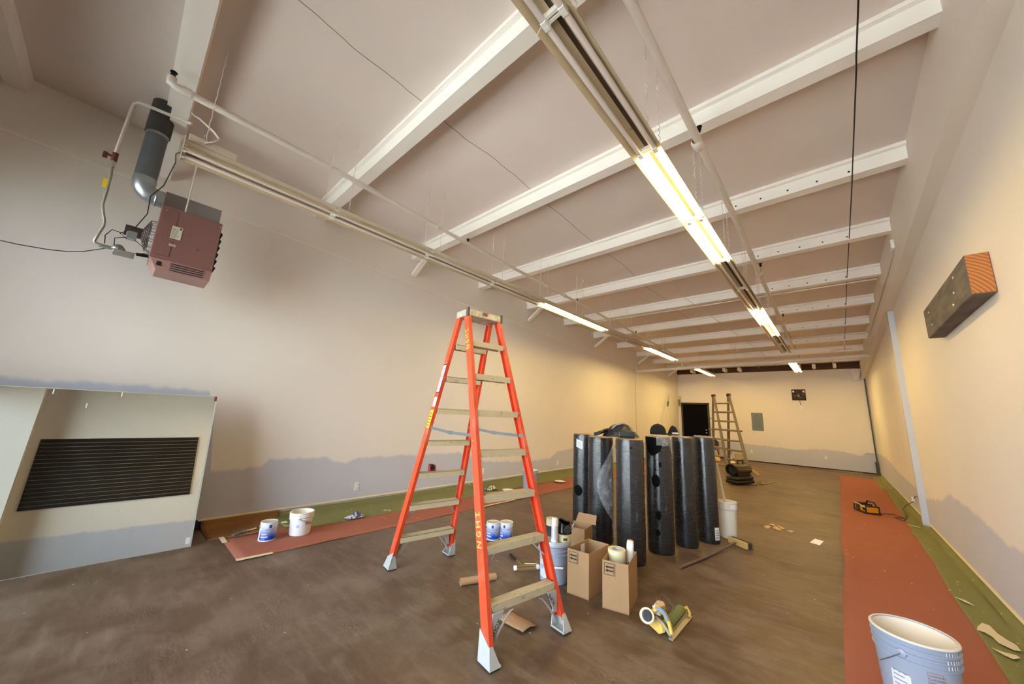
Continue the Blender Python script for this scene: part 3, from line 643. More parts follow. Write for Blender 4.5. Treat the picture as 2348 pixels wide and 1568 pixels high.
# ------------------------------------------------------------------ orange step ladder
t = NT('orange_fibreglass'); co = t.coord(); nn = t.noise(5, 5, t.scaled(co, (1, 1, .4)), .65)
c = t.mix(t.noise(2.5, 3, co), S('c63c1c'), S('d54e2a'))
c = t.mix(t.math('MULTIPLY', t.ramp(nn, .52, .70), .45), c, S('de8f79'))
vo = t.n.new('ShaderNodeTexVoronoi'); vo.inputs['Scale'].default_value = 26; t.l.new(co, vo.inputs[0])
c = t.mix(t.math('MULTIPLY', t.math('LESS_THAN', vo.outputs[0], .10), t.math('GREATER_THAN', t.noise(5, 2, co), .58)), c, S('f1dccf'))
ORG = t.done(c, .42, spec=.5)
t = NT('worn_aluminium_step'); co = t.coord(); c = t.mix(t.noise(9, 5, co, .7), S('b8ab8c'), S('d2c5a2'))
c = t.mix(t.ramp(t.noise(40, 4, t.scaled(co, (3, .5, 1))), .6, .75), c, S('8f8266'))
STEP = t.done(c, .5, .15)
CAST = M('cast_aluminium', 'b4b4af', .5, .2, var=.12, vs=20)
lad = thing('step_ladder', 'tall orange fibreglass double-sided step ladder standing in the open floor', 'step ladder', (-2.467 - .017 * -.148, 2.212 + .017 * .989, 0), radians(-8.511))
ZT = 2.42
def A(z, s): return .86 - (.86 - (.05 if s > 0 else .13)) * z / ZT
def B(z): return .308 - .0635 * z
CS = [(0, 0), (0, .032), (.085, .032), (.085, 0), (.080, 0), (.080, .027), (.005, .027), (.005, 0)]
for s in (1, -1):
    for sb in (1, -1):
        def ring(z): return [V((s * (A(z, s) - p * lp(1, .82, z / ZT)), sb * (B(z) + q), z)) for p, q in CS]
        MB().loft([ring(.075), ring(2.385)]).build('rail', ORG, lad)
    for k in range(7):
        z = .295 + .3045 * k
        a0 = s * A(z, s); b = B(z) + .001; m = MB(); dp = .083
        lo, hi = sorted((a0 - s * .001, a0 - s * dp)); m.box((lo, -b, z - .006), (hi, b, z))
        lo, hi = sorted((a0 + s * .001, a0 - s * .005)); m.box((lo, -b, z - .048), (hi, b, z + .001))
        lo, hi = sorted((a0 - s * dp + s * .005, a0 - s * dp)); m.box((lo, -b, z - .05), (hi, b, z))
        for g in range(4): lo, hi = sorted((a0 - s * (.012 + .018 * g), a0 - s * (.018 + .018 * g))); m.box((lo, -b + .01, z), (hi, b - .01, z + .0025))
        m.build('step', STEP, lad)
        m = MB()
        for sb in (1, -1):
            for dz in (-.015, -.042): m.cyl((a0, sb * (B(z) + .014), z + dz), (a0 + s * .004, sb * (B(z) + .014), z + dz), .007, 8)
        m.build('rivet', STEEL, lad)
    for sb in (1, -1):                                        # feet with rubber pads
        a = A(0, s); m = MB()
        m.hexa([(s * (a + .012), sb * (B(0) + .044), .012), (s * (a - .115), sb * (B(0) + .044), .012), (s * (a - .115), sb * (B(0) + .052), .012), (s * (a + .012), sb * (B(0) + .052), .012),
                (s * (A(.1, s) + .006), sb * (B(.1) + .033), .105), (s * (A(.17, s) - .088), sb * (B(.17) + .033), .165), (s * (A(.17, s) - .088), sb * (B(.17) + .037), .165), (s * (A(.1, s) + .006), sb * (B(.1) + .037), .105)])
        m.hexa([(s * (a + .014), sb * (B(0) - .03), .012), (s * (a + .006), sb * (B(0) - .03), .012), (s * (a + .006), sb * (B(0) + .05), .012), (s * (a + .014), sb * (B(0) + .05), .012),
                (s * (A(.11, s) + .006), sb * (B(.11) + .01), .108), (s * (A(.11, s) + .002), sb * (B(.11) + .01), .108), (s * (A(.11, s) + .002), sb * (B(.11) + .035), .108), (s * (A(.11, s) + .006), sb * (B(.11) + .035), .108)])
        m.hexa([(s * (a - .105), sb * (B(0) - .03), .012), (s * (a - .115), sb * (B(0) - .03), .012), (s * (a - .115), sb * (B(0) + .05), .012), (s * (a - .105), sb * (B(0) + .05), .012),
                (s * (A(.13, s) - .084), sb * (B(.13) + .01), .13), (s * (A(.13, s) - .09), sb * (B(.13) + .01), .13), (s * (A(.13, s) - .09), sb * (B(.13) + .035), .13), (s * (A(.13, s) - .084), sb * (B(.13) + .035), .13)])
        m.box(*[tuple(v) for v in zip(*[sorted(q) for q in ((s * (a + .014), s * (a - .115)), (sb * (B(0) - .032), sb * (B(0) - .024)), (.012, .024))])])
        m.box(*[tuple(v) for v in zip(*[sorted(q) for q in ((s * (a + .012), s * (a - .113)), (sb * (B(0) - .03), sb * (B(0) + .05)), (.010, .016))])])
        fo = m.build('foot', CAST, lad)
        m = MB().box(*[tuple(v) for v in zip(*[sorted(q) for q in ((s * (a + .010), s * (a - .111)), (sb * (B(0) - .028), sb * (B(0) + .048)), (.0, .012))])])
        m.build('rubber_pad', M('ladder_rubber', '262321', .8), fo)
        # curved cast brace between the first step and the foot
        m = MB(); n = 10
        def pb(q): 
            z = lp(.255, .055, q); return z, B(z) - .004
        out = []; inn = []
        for i in range(n + 1):
            q = i / n; z, be = pb(q); wid = .15 * (1 - q) ** 1.4 + .022
            out.append((be, z)); inn.append((be - wid, z if i else .24))
        rib = [(x_ + .012, z_) for x_, z_ in inn]
        mid = [(x0 - (x0 - x1) * .52, z0) for (x0, z0), (x1, z1) in zip(out, inn)]
        ax = s * (A(.15, s) - .035)
        for pa, pb_ in ((out[:8], mid[:8]), (rib, inn)):
            for i in range(len(pa) - 1):
                q4 = [(ax + s * 0, sb * pa[i][0], pa[i][1]), (ax, sb * pa[i + 1][0], pa[i + 1][1]), (ax, sb * pb_[i + 1][0], pb_[i + 1][1]), (ax, sb * pb_[i][0], pb_[i][1])]
                m.prism(q4, (s * .010, 0, 0))
        br = m.build('cast_brace', CAST, lad)
        if s > 0:
            z0 = .235; o_ = V((ax + .0108, sb * (B(z0) - .095) , z0)) if sb > 0 else V((ax + .0108, sb * (B(.12) - .028), .125))
            e_ = V((ax + .0108, sb * (B(.13) - .022), .135)) if sb > 0 else V((ax + .0108, sb * (B(.22) - .085), .235))
            text_mesh('brace_lettering', 'SHOX', .036, INK, br, frame(o_, e_ - o_, V((0, 0, 1)) if True else None))
        # flat bar under the second step
        zs = .295 + .3045 - .05
        p0 = V((s * (A(zs, s) - .05), sb * (B(zs) - .11), zs)); p1 = V((s * (A(zs - .09, s) - .05), sb * (B(zs - .09) - .001), zs - .10))
        MB().prism([p0, p0 + V((0, sb * .018, 0)), p1 + V((0, 0, .012)), p1], (s * .004, 0, 0)).build('flat_brace', CAST, lad)
# spreader bars
for sb in (1, -1):
    zf, zr = 1.315, 1.335; b = B(1.32) + (.012 if sb > 0 else .012)
    pf = V((A(zf, 1) - .03, sb * b, zf)); pr_ = V((-(A(zr, -1) - .03), sb * b, zr)); pm = (pf + pr_) / 2 + V((0, 0, -.012))
    m = MB()
    for p, q in ((pf, pm), (pm, pr_)):
        m.hexa([p + V((0, -.002, -.012)), q + V((0, -.002, -.012)), q + V((0, .002, -.012)), p + V((0, .002, -.012)), p + V((0, -.002, .012)), q + V((0, -.002, .012)), q + V((0, .002, .012)), p + V((0, .002, .012))])
    for p in (pf, pm, pr_): m.box((p.x - .03, p.y - .005, p.z - .015), (p.x + .03, p.y + .005, p.z + .015))
    m.build('spreader_bar', GALV, lad)
# top cap
m = MB(); a1, a0, bw = .07, -.150, B(2.41) + .036
m.hexa([(a0, -bw - .004, 2.37), (a1, -bw - .004, 2.37), (a1, bw + .004, 2.37), (a0, bw + .004, 2.37), (a0 + .006, -bw, 2.435), (a1 - .006, -bw, 2.435), (a1 - .006, bw, 2.435), (a0 + .006, bw, 2.435)])
t = NT('scuffed_top_cap'); co = t.coord(); c = t.mix(t.ramp(t.noise(16, 5, co, .7), .4, .6), S('a09883'), S('c6c3b6')); TOPC = t.done(c, .5, .35)
cap_ = m.build('top_cap', TOPC, lad, bevel=.006)
for sb in (1, -1): MB().box((a1 - .03, sb * bw - .012, 2.36), (a1 + .003, sb * bw + .012, 2.446)).build('cap_corner', M('dark_cap_corner', '57483d', .6), lad, bevel=.003)
MB().box((a1 - .004, -.03, 2.395), (a1 + .0015, .02, 2.425)).build('cap_sticker', M('cap_sticker_brown', '7a4a3c', .6), lad)
# lettering and stickers on the rails
CRAY = M('yellow_marker', 'f0bb52', .7)
GLY = {'N': [[(0, 0), (.1, 1), (.75, .05), (.9, 1)]], 'G': [[(.85, .85), (.45, 1), (.1, .6), (.2, .1), (.65, 0), (.85, .4), (.5, .42)]],
       'H': [[(.05, 0), (.1, 1)], [(.85, 0), (.8, 1)], [(.05, .5), (.85, .52)]], 'I': [[(.4, 0), (.45, 1)], [(.1, 0), (.8, .03)], [(.1, 1), (.8, .97)]]}
def strokes(txt, h, step, mtx, parent, mat, w=.0035):      # hand-written letters as flat pen strokes
    for i, ch in enumerate(txt):
        m = MB()
        for ln in GLY[ch]:
            P = [V((i * step + x * h * .95, y * h, 0)) for x, y in ln]
            for a, b in zip(P, P[1:]):
                d = (b - a).normalized(); n_ = V((-d.y, d.x, 0)) * w; a2, b2 = a - d * w * .5, b + d * w * .5
                m.prism([mtx @ (a2 - n_), mtx @ (b2 - n_), mtx @ (b2 + n_), mtx @ (a2 + n_)], (0, -.0006, 0))
        m.build('marker_lettering', mat, parent)
def rail_frame(s, z, off=.0008, p=.06):
    o = V((s * (A(z, s) - p), -(B(z) + .032 + off), z)); o2 = V((s * (A(z + .1, s) - p), -(B(z + .1) + .032 + off), z + .1))
    return o, o2 - o
o, ax = rail_frame(1, .60, p=.02); strokes('NGHI', .046, .062, frame(o, ax, V((-1, 0, 0))), lad, CRAY)
o, ax = rail_frame(1, 2.05, p=.02); strokes('NGHI', .042, .055, frame(o, ax, V((-1, 0, 0))), lad, CRAY)
def sticker(z0, z1, s, mat, nm, p0=.014, p1=.07, o=.0006):
    P = []
    for z, p in ((z0, p0), (z0, p1), (z1, p1), (z1, p0)): P.append(V((s * (A(z, s) - p), -(B(z) + .032 + o), z)))
    return MB().prism(P, (0, -.0006, 0)).build(nm, mat, lad)
sticker(1.66, 1.93, -1, M('black_badge', '1b1918', .5), 'maker_badge', .012, .074)
sticker(1.67, 1.92, -1, M('white_badge', 'e9e6df', .5), 'badge_field', .018, .068, .0014)
o, ax = rail_frame(-1, 1.69, .0026, .058); text_mesh('badge_lettering', 'LOUISVILLE', .042, INK, lad, frame(o, ax, V((-1, 0, 0))))
sticker(1.53, 1.62, -1, M('white_sticker', 'd9d9d6', .5), 'spec_sticker')
sticker(1.33, 1.50, -1, M('yellow_sticker', 'd9b52a', .5), 'warning_sticker')
m = MB()
for k in range(5): 
    z = 1.35 + .028 * k; P = [V((-(A(q, -1) - p), -(B(q) + .0342), q)) for q, p in ((z, .022), (z, .060), (z + .008, .060), (z + .008, .022))]; m.prism(P, (0, -.0004, 0))
m.build('warning_print', INK, lad)
# tape measure lying on a rear step
M4 = lad.matrix_basis
LM = Matrix.Translation(lad.location) @ Matrix.Rotation(radians(-8.511), 4, 'Z')
zs = .295 + .3045 * 2
p = LM @ V((-(A(zs, -1) - .035), -.10, zs + .002))
r = thing('tape_measure', 'small red and black tape measure lying on a rear step of the orange ladder', 'tape measure', p, 1.2)
MB().box((-.036, -.022, 0), (.036, .022, .062)).build('case', M('red_plastic', 'b3202b', .4), r, bevel=.012)
m = MB().cyl((0, -.024, .033), (0, .024, .033), .024, 16); m.box((-.03, -.023, .056), (.01, .023, .066)); m.build('side_plate', DARK, r)
MB().box((.03, -.009, .0), (.046, .009, .012)).build('blade_tip', STEEL, r)
# ------------------------------------------------------------------ paint cans and buckets
t = NT('blue_paint_label'); co = t.coord(); sx = t.add('ShaderNodeSeparateXYZ'); t.l.new(co, sx.inputs[0])
g = t.ramp(t.math('ADD', sx.outputs[2], t.math('MULTIPLY', t.math('SUBTRACT', t.noise(18, 5, co), .5), .05)), .04, .165)
c = t.mix(g, S('1648b4'), S('dfe7f0')); BLUELAB = t.done(c, .35)
CANM = M('tin_can', 'cfd0d2', .3, .6, var=.05)
LIDM = M('paint_smeared_lid', 'cfc4ac', .4, .3, var=.08, vs=30)
WLAB = M('white_label', 'e8e8ea', .4, var=.02)
def strip_on(m, R, a0, a1, z0, z1, n=6):          # curved patch on a cylinder
    m.grid(lambda u, v: V((R * cos(lp(a0, a1, u)), R * sin(lp(a0, a1, u)), lp(z0, z1, v))), n, 1)
def gallon(label, x, y, rot, group=None, R=.082, H=.19, bail=True):
    r = thing('paint_can', label, 'paint can', (x, y, .004 if x < -4.3 else 0), rot, group)
    MB().lathe([(0, 0), (R, 0), (R + .002, .004), (R, .008), (R, H - .008), (R + .003, H - .004), (R + .001, H), (R - .008, H), (R - .010, H - .005)], (0, 0, 0), 36).build('can_body', WLAB, r, 40)
    MB().lathe([(R - .010, H - .006), (R - .014, H - .001), (R - .02, H - .006), (0, H - .006)], (0, 0, 0), 36).build('lid', LIDM, r, 40)
    m = MB(); strip_on(m, R + .0012, -.95, 1.75, .012, H - .012, 18); m.build('label', BLUELAB, r, 60)
    m = MB()
    for k, (z, w) in enumerate(((.075, .45), (.068, .40), (.045, .55), (.037, .5), (.02, .3))):
        strip_on(m, R + .002, -.55 - w * .3, -.55 + w * 1.3, z, z + .0045 + .003 * (k == 2))
    m.build('label_print', WLAB, r)
    m = MB(); strip_on(m, R + .002, .15, .45, H - .055, H - .022); m.build('label_logo', M('purple_logo', '43388c', .5), r)
    if bail:
        for s in (-1, 1): MB().lathe([(.014, 0), (.012, .006), (0, .008)], (R * cos(-1.3 + (s > 0) * pi), R * sin(-1.3 + (s > 0) * pi), H - .04), 12, (cos(-1.3 + (s > 0) * pi), sin(-1.3 + (s > 0) * pi), 0)).build('bail_ear', CANM, r, 40)
        P = []
        for k in range(17):
            a = pi * k / 16; e = V((cos(-1.3), sin(-1.3), 0)) * cos(a) * (R + .008); d = V((cos(.27), sin(.27), 0)) * sin(a) * .092 * .95
            P.append(e + d + V((0, 0, H - .04 - sin(a) * .03)))
        MB().tube(P, .0016, 5).build('bail_handle', STEEL, r)
    return r
gallon('blue and white paint can on the red paper beside the white bucket', -4.842, 1.398, -.35)
gallon('blue and white paint can seen through the orange ladder, closer to its front rail', -3.264, 3.368, -1.15, 'pair of paint cans behind the ladder', R=.079)
gallon('blue and white paint can behind the orange ladder, closer to the grey lidded bucket', -3.162, 3.50, -1.45, 'pair of paint cans behind the ladder', R=.081)
def bucket(name, label, x, y, z, rot, R, H, mat, inner=None, cat='bucket', ribs=True, taper=.88, handle=True, hang=-.7, ea=0.0):
    r = thing(name, label, cat, (x, y, z), rot)
    def R_(q): return lp(R * taper, R, q / H)
    P = [(0, 0), (R_(0) - .006, 0), (R_(0), .006)]
    if ribs:
        for q in (.70, .80, .88): P += [(R_(H * q), H * q), (R_(H * q) + .008, H * q + .003), (R_(H * q) + .008, H * q + .010), (R_(H * q), H * q + .013)]
    P += [(R + .001, H - .012), (R + .006, H - .010), (R + .006, H - .001), (R + .002, H), (R - .003, H)]
    MB().lathe(P + [(R - .004, H - .004), (R_(.03) - .004, .012), (0, .010)], (0, 0, 0), 44).build('bucket_body', mat, r, 35)
    if inner:
        MB().lathe([(R - .0055, H - .006), (R_(.03) - .0055, .016), (0, .014)], (0, 0, 0), 44).build('inner_coating', inner, r, 40)
        MB().lathe([(R - .006, H + .0005), (R + .004, H + .001), (R + .007, H - .006), (R + .007, H - .001), (R + .003, H + .003), (R - .006, H + .003), (R - .006, H + .0005)], (0, 0, 0), 44).build('rim', M('paint_caked_rim', 'dcd6cb', .5, var=.05), r, 40)
    if handle:
        Rh = R + .012; zz = H * .80
        for s in (ea, ea + pi): MB().lathe([(.022, 0), (.02, .008), (.008, .012), (0, .012)], ((R_(zz) + .0) * cos(s), R_(zz) * sin(s), zz), 12, (cos(s), sin(s), 0)).build('handle_ear', mat, r, 40)
        Q = []
        for k in range(21):
            a = pi * k / 20; Q.append(Matrix.Rotation(ea, 3, 'Z') @ (V((cos(a) * Rh, 0, zz)) + V((0, cos(hang) , sin(hang))) * sin(a) * (R + .03)))
        MB().tube(Q, .002, 6).build('bail_handle', STEEL, r)
    return r
WBK = M('white_bucket_plastic', 'e6e4e2', .4, var=.03); CRIN = M('cream_paint_inside', 'eee2cb', .5, var=.06, vs=5)
r = bucket('paint_bucket', 'white open paint bucket on the red paper beside a blue paint can', -4.822, 1.72, .004, -.55, .122, .245, WBK, CRIN, hang=-.55)
m = MB(); strip_on(m, .1145, -.15, .12, .095, .125); m.build('label', M('pale_blue_label', 'b9bbe0', .5), r)
m = MB(); 
def wrap_text(r, txt, size, R, a0, z, mat, nm):
    o = text_mesh(nm, txt, size, mat, r, Matrix.Identity(4), .0004)
    for v in o.data.vertices:
        a = a0 + v.co.x / R; rr_ = R + v.co.z; zz = z + v.co.y; v.co = (rr_ * cos(a), rr_ * sin(a), zz)
    return o
wrap_text(r, 'Pro', .055, .1185, .62, .115, M('dark_red_print', '6b2418', .6), 'bucket_lettering')
m = MB(); strip_on(m, .1215, .55, 1.15, .175, .20); m.build('paint_run', M('tan_paint_run', 'cfa878', .5), r)
GBK = M('grey_bucket_plastic', '9aa3b3', .35, var=.04)
# grey bucket at the front right
r = bucket('paint_bucket', 'grey open bucket with cream inside, nearest the camera on the red paper', .197, 3.325, .004, 2.6, .173, .372, GBK, CRIN, hang=-.75, ea=1.73 + pi)
m = MB(); strip_on(m, .1625, 1.35, 1.85, .05, .27, 8); m.build('side_label', M('white_text_label', 'd9dbe0', .5), r)
m = MB()
for k in range(9): strip_on(m, .1632 , 1.40 + .01 * (k % 2), 1.80 - .05 * (k % 3), .06 + .022 * k, .066 + .022 * k, 5)
m.build('label_print', M('grey_print', '8b8b92', .6), r)
LPR = M('brown_print', '8f6f60', .6)
m = MB()
for a_, b_, z0, z1 in ((2.25, 2.62, .245, .248), (2.25, 2.62, .12, .123), (2.25, 2.258, .12, .248), (2.612, 2.62, .12, .248)): strip_on(m, .166, a_, b_, z0, z1, 5)
m.build('print_frame', LPR, r)
for k, tx in enumerate(('WARNING', 'CHILDREN', 'DROWNING')): wrap_text(r, tx, .014, .1655, 2.27, .228 - .017 * k, LPR, 'warning_lettering')
m = MB()
for k in range(14):
    a = 2.75 + .09 * (k % 5) + .02 * wob(k); z0 = (.335, .30, .275)[k % 3]; strip_on(m, .1765 if k % 3 else .1745, a, a + .03, z0 + .004, z0 + .022, 2)
m.build('paint_drip', WHITEP, r)
# grey bucket with a lid and clutter on top
r = bucket('lidded_bucket', 'grey lidded bucket with cans on top beside the cardboard boxes', -2.115, 3.035, 0, .75, .145, .345, GBK, None, hang=-1.1)
MB().lathe([(.150, .318), (.156, .322), (.157, .352), (.152, .362), (.138, .360), (.132, .352), (0, .352)], (0, 0, 0), 44).build('lid', M('grey_lid', 'aeb3b8', .4), r, 35)
m = MB(); m.cyl((-.055, -.172, .165), (.055, -.172, .165), .008, 8); m.build('grip', WHITEP, r)
m = MB(); strip_on(m, .137, 3.35, 4.05, .05, .25, 10); m.build('side_label', M('pale_label', 'c4cad4', .5), r)
wrap_text(r, 'EPOXY', .05, .1385, 3.45, .12, M('grey_print2', '878d99', .6), 'bucket_lettering')
ZT_ = .362
def spray(x, y):
    r = thing('spray_can', 'white spray can standing on the grey lidded bucket', 'spray can', (x, y, .352)); R = .031
    MB().lathe([(0, 0), (R, 0), (R + .001, .004), (R, .008), (R, .145), (R - .003, .150), (0, .15)], (0, 0, 0), 24).build('can_body', M('silver_white_can', 'c9c9cc', .4, .2), r, 40)
    MB().lathe([(R - .001, .146), (R - .001, .19), (R - .004, .205), (R - .010, .212), (0, .213)], (0, 0, 0), 24).build('cap', WHITEP, r, 40)
    m = MB(); strip_on(m, R + .0008, -2.6, -.4, .012, .03, 10); m.build('label_band', WLAB, r)
    m = MB()
    for k in range(7): strip_on(m, R + .0008, -2.3 + .1 * (k % 3), -.8 - .15 * (k % 2), .045 + .013 * k, .049 + .013 * k, 8)
    m.build('label_print', M('grey_can_print', 'a2a2a8', .5), r)
spray(-2.055, 2.945)
r = thing('putty_tub', 'flat cream tub with a yellow label on the grey lidded bucket', 'tub', (-2.03, 3.055, .352)); R = .062
MB().lathe([(0, 0), (R - .004, 0), (R, .004), (R + .002, .05), (R + .004, .052), (R + .004, .062), (R, .064), (0, .062)], (0, 0, 0), 30).build('tub_body', M('cream_tub', 'd8cfae', .45), r, 35)
m = MB(); strip_on(m, R + .0025, -1.05, -.35, .015, .042, 6); m.build('label', M('yellow_black_label', 'b4912a', .5), r)
m = MB(); strip_on(m, R + .0035, -.95, -.45, .022, .035, 6); m.build('label_print', INK, r)
r = thing('respirator_mask', 'glossy black respirator mask resting on the cream tub', 'mask', (-2.03, 3.06, .416), .5)
BR = M('glossy_black_rubber', '0f0d0c', .18, var=.1)
m = MB()
def rm(u, v):
    a = 2 * pi * u; q = v; R_ = .062 * (1 - .25 * q) * (1 + .08 * sin(3 * a + 1)) ; h = .005 + .085 * q + .045 * q * max(0, cos(a - 2.4)) ** 2 + .015 * q * sin(2 * a)
    return V((R_ * cos(a) * 1.1, R_ * sin(a) * .9, h))
m.grid(rm, 28, 8); m.build('face_piece', BR, r, 50, solid=.003)
MB().lathe([(.03, 0), (.034, .01), (.03, .025), (.01, .028), (0, .026)], (.035, -.048, .045), 16, (.4, -.9, .1)).build('filter_cap', M('black_filter', '2a2827', .3), r, 40)
MB().lathe([(.058, .0), (.060, .018), (.05, .020)], (0, 0, 0), 24).build('lower_ring', DARK, r, 40)
MB().grid(lambda u, v: V((.06 + .03 * u + .01 * sin(6 * v), -.02 + .05 * v, .02 + .08 * u * (1 - .3 * v))), 6, 6).build('clear_strap', M('clear_strap', 'a8abb2', .2), r, 60, solid=.002)
r = thing('small_can', 'cream-topped small can stacked behind the spray can on the grey bucket', 'can', (-2.20, 3.09, .352)); R = .05
MB().lathe([(0, 0), (R, 0), (R, .085), (R + .002, .088), (R + .002, .092), (R - .006, .092), (R - .008, .088), (0, .088)], (0, 0, 0), 24).build('can_body', M('dark_can_body', '3f3a37', .4, .3), r, 40)
r = thing('small_can', 'uppermost small cream can stacked behind the spray can on the grey bucket', 'can', (-2.20, 3.09, .445)); R = .048
MB().lathe([(0, 0), (R, 0), (R, .055), (R + .002, .058), (R + .002, .062), (R - .006, .062), (R - .008, .058), (0, .058)], (0, 0, 0), 24).build('can_body', M('cream_can_body', 'cdbd98', .4, .2), r, 40)
# bucket by the left wall
bucket('paint_bucket', 'grey bucket with a white rim on the green paper behind the orange ladder', -4.80, 5.97, .015, .4, .155, .37, GBK, CRIN, hang=-.8)
# white tall pail with a stick
r = bucket('white_pail', 'tall white pail beside the black roll with the foot label', -1.25, 5.87, 0, .5, .118, .46, M('translucent_white_pail', 'dcd6c8', .4, var=.05), CRIN, ribs=False, taper=.84, handle=False)
MB().lathe([(.117, .36), (.123, .365), (.123, .46), (.119, .462)], (0, 0, 0), 40).build('rim_band', M('pail_rim', 'd6d0c2', .4), r, 40)
m = MB(); strip_on(m, .1245, -1.5, -.75, .385, .435, 8); m.build('grip_label', WLAB, r)
r = thing('stir_stick', 'pale wooden stir stick leaning in the tall white pail', 'stick'); m = MB()
m.tube([(-1.22, 5.90, .02), (-1.325, 5.80, .95)], .016, 8); m.build('stick', M('pale_wood', 'cdbd9c', .6), r, 40)
# ------------------------------------------------------------------ cardboard boxes
def carton(label, P, H, flap=False):
    r = thing('cardboard_box', label, 'cardboard box', (P[0][0], P[0][1], 0)); o = V((P[0][0], P[0][1], 0)); Q = [V((x, y, 0)) - o for x, y in P]
    names = ('front_panel', 'side_panel', 'back_panel', 'side_panel')
    for i in range(4):
        a, b = Q[i], Q[(i + 1) % 4]; n_ = (b - a).cross(V((0, 0, 1))).normalized(); n_ = -n_
        MB().prism([a, b, b + V((0, 0, H)), a + V((0, 0, H))], n_ * .004).build(names[i], CARD, r)
    MB().prism([q + V((0, 0, .002)) for q in Q], (0, 0, .004)).build('bottom_panel', CARD_IN, r)
    if not flap:       # this-way-up mark, printed sideways
        a, b = Q[0], Q[1]; ux = (b - a).normalized(); L = (b - a).length; nn = -((b - a).cross(V((0, 0, 1))).normalized()) * -.0008
        def p(u, z): return a + ux * u + V((0, 0, z)) + nn
        m = MB()
        def q4(u0, z0, u1, z1): m.prism([p(u0, z0), p(u1, z0), p(u1, z1), p(u0, z1)], nn)
        s0, z0, w, h = .015, H - .105, .085, .085; e = .0035
        q4(s0, z0, s0 + w, z0 + e); q4(s0, z0 + h, s0 + w, z0 + h + e); q4(s0, z0, s0 + e, z0 + h); q4(s0 + w, z0, s0 + w + e, z0 + h + e)
        for zz in (z0 + .028, z0 + .055):
            q4(s0 + .018, zz - .001, s0 + .072, zz + .009)
            m.prism([p(s0 + .008, zz + .004), p(s0 + .030, zz - .008), p(s0 + .026, zz + .004), p(s0 + .030, zz + .016)], nn)
        q4(s0 + w - .010, z0 + .014, s0 + w - .006, z0 + h - .010)
        m.build('printed_arrows', INK, r)
    return r, o
r, o = carton('open cardboard box beside the grey lidded bucket, with a white label inside', [(-1.895, 2.920), (-1.693, 2.940), (-1.690, 3.30), (-1.900, 3.285)], .355)
MB().prism([V((.012, .20, .26)), V((.012, .27, .26)), V((.012, .27, .34)), V((.012, .20, .34))], (.001, 0, 0)).build('inside_label', WLAB, r)
MB().prism([V((.014, .014, .20)), V((.19, .032, .20)), V((.192, .362, .20)), V((.010, .348, .20))], (0, 0, .006)).build('inner_sleeve', M('dark_carton_contents', '4f3826', .8), r)
r, o = carton('open cardboard box nearest the camera, holding a tape roll and a roller cover', [(-1.560, 2.925), (-1.360, 2.980), (-1.435, 3.32), (-1.640, 3.265)], .355)
r, o = carton('taller cardboard box standing behind the grey lidded bucket by the rolls', [(-2.40, 3.62), (-2.16, 3.66), (-2.20, 3.90), (-2.44, 3.86)], .30, True)
MB().prism([V((.0, .24, .30)), V((.24, .28, .30)), V((.24, .30, .40)), V((.03, .26, .40))], (0, .004, 0)).build('flap', CARD, r)
r = thing('tape_roll', 'wide roll of masking tape standing in the nearest cardboard box', 'tape roll', (-1.548, 3.165, .265))
MB().lathe([(.042, 0), (.074, 0), (.075, .002), (.075, .118), (.074, .12), (.043, .12), (.042, .118), (.042, 0)], (0, 0, 0), 36).build('tape', M('cream_tape', 'dccfa4', .55, var=.04), r, 40)
MB().lathe([(.0418, .0), (.0418, .1195), (.038, .1195), (.038, 0), (.0418, 0)], (0, 0, 0), 36).build('core', M('printed_core', 'b9bcc6', .6, var=.3, vs=60), r, 40)
m = MB(); m.box((-.074, -.05, -.26), (.074, .05, -.002)); m.build('support_stack', CARD_IN, r)
r = thing('roller_cover', 'white paint roller cover standing on end in the nearest cardboard box', 'roller cover', (-1.505, 3.285, .010))
m = MB(); ax_ = V((.05, .04, 1)).normalized()
MB().lathe([(.0, 0), (.028, 0), (.031, .03), (.031, .40), (.027, .428), (.022, .432)], (0, 0, 0), 20, ax_).build('nap', M('white_nap', 'eeebe2', .8, var=.03), r, 40)
MB().lathe([(.022, .432), (.019, .433), (.019, .42), (0, .42)], (0, 0, 0), 20, ax_).build('core', M('orange_core', 'e8a12f', .6), r, 40)
m = MB(); m.lathe([(.0316, .20), (.0316, .26)], (0, 0, 0), 8, ax_, -1.6, .0); m.build('label', M('blue_cover_label', '2b4f92', .5), r)
# ------------------------------------------------------------------ floor clutter under the ladder
r = thing('cardboard_tube', 'brown paper tube with a white end lying behind the front ladder rail', 'tube', (0, 0, 0))
a, b = V((-2.60, 2.31, .030)), V((-2.475, 2.62, .030)); d = (b - a).normalized()
MB().lathe([(.029, 0), (.030, 0), (.030, (b - a).length), (.024, (b - a).length), (.024, 0), (.029, 0)], a, 22, d).build('tube_wall', CARD, r, 40)
MB().lathe([(.0235, .0), (.0235, .06)], b - d * .055, 22, d).build('white_lining', WHITEP, r, 40)
def cs(u, v):
    x = lp(-1.99, -1.755, u); y = lp(2.31, 2.17, v) + .02 * (.5 - u) + .006 * wob(u * 9, v * 2); return V((x - .02 * v, y - .005 + .03 * u, .006 + .012 * sin(pi * v) + .006 * wob(u * 5, v * 5) + .006))
tag(MB().grid(cs, 14, 8).build('cardboard_scrap', CARD, None, 50, solid=.005), 'torn cardboard scrap on the floor under the front step of the orange ladder', 'cardboard scrap')
r = thing('paint_roller', 'paint roller frame with a wire cage lying beside the grey lidded bucket', 'roller frame')
a, b = V((-2.475, 2.895, .028)), V((-2.345, 3.085, .028)); d = (b - a).normalized(); m = MB()
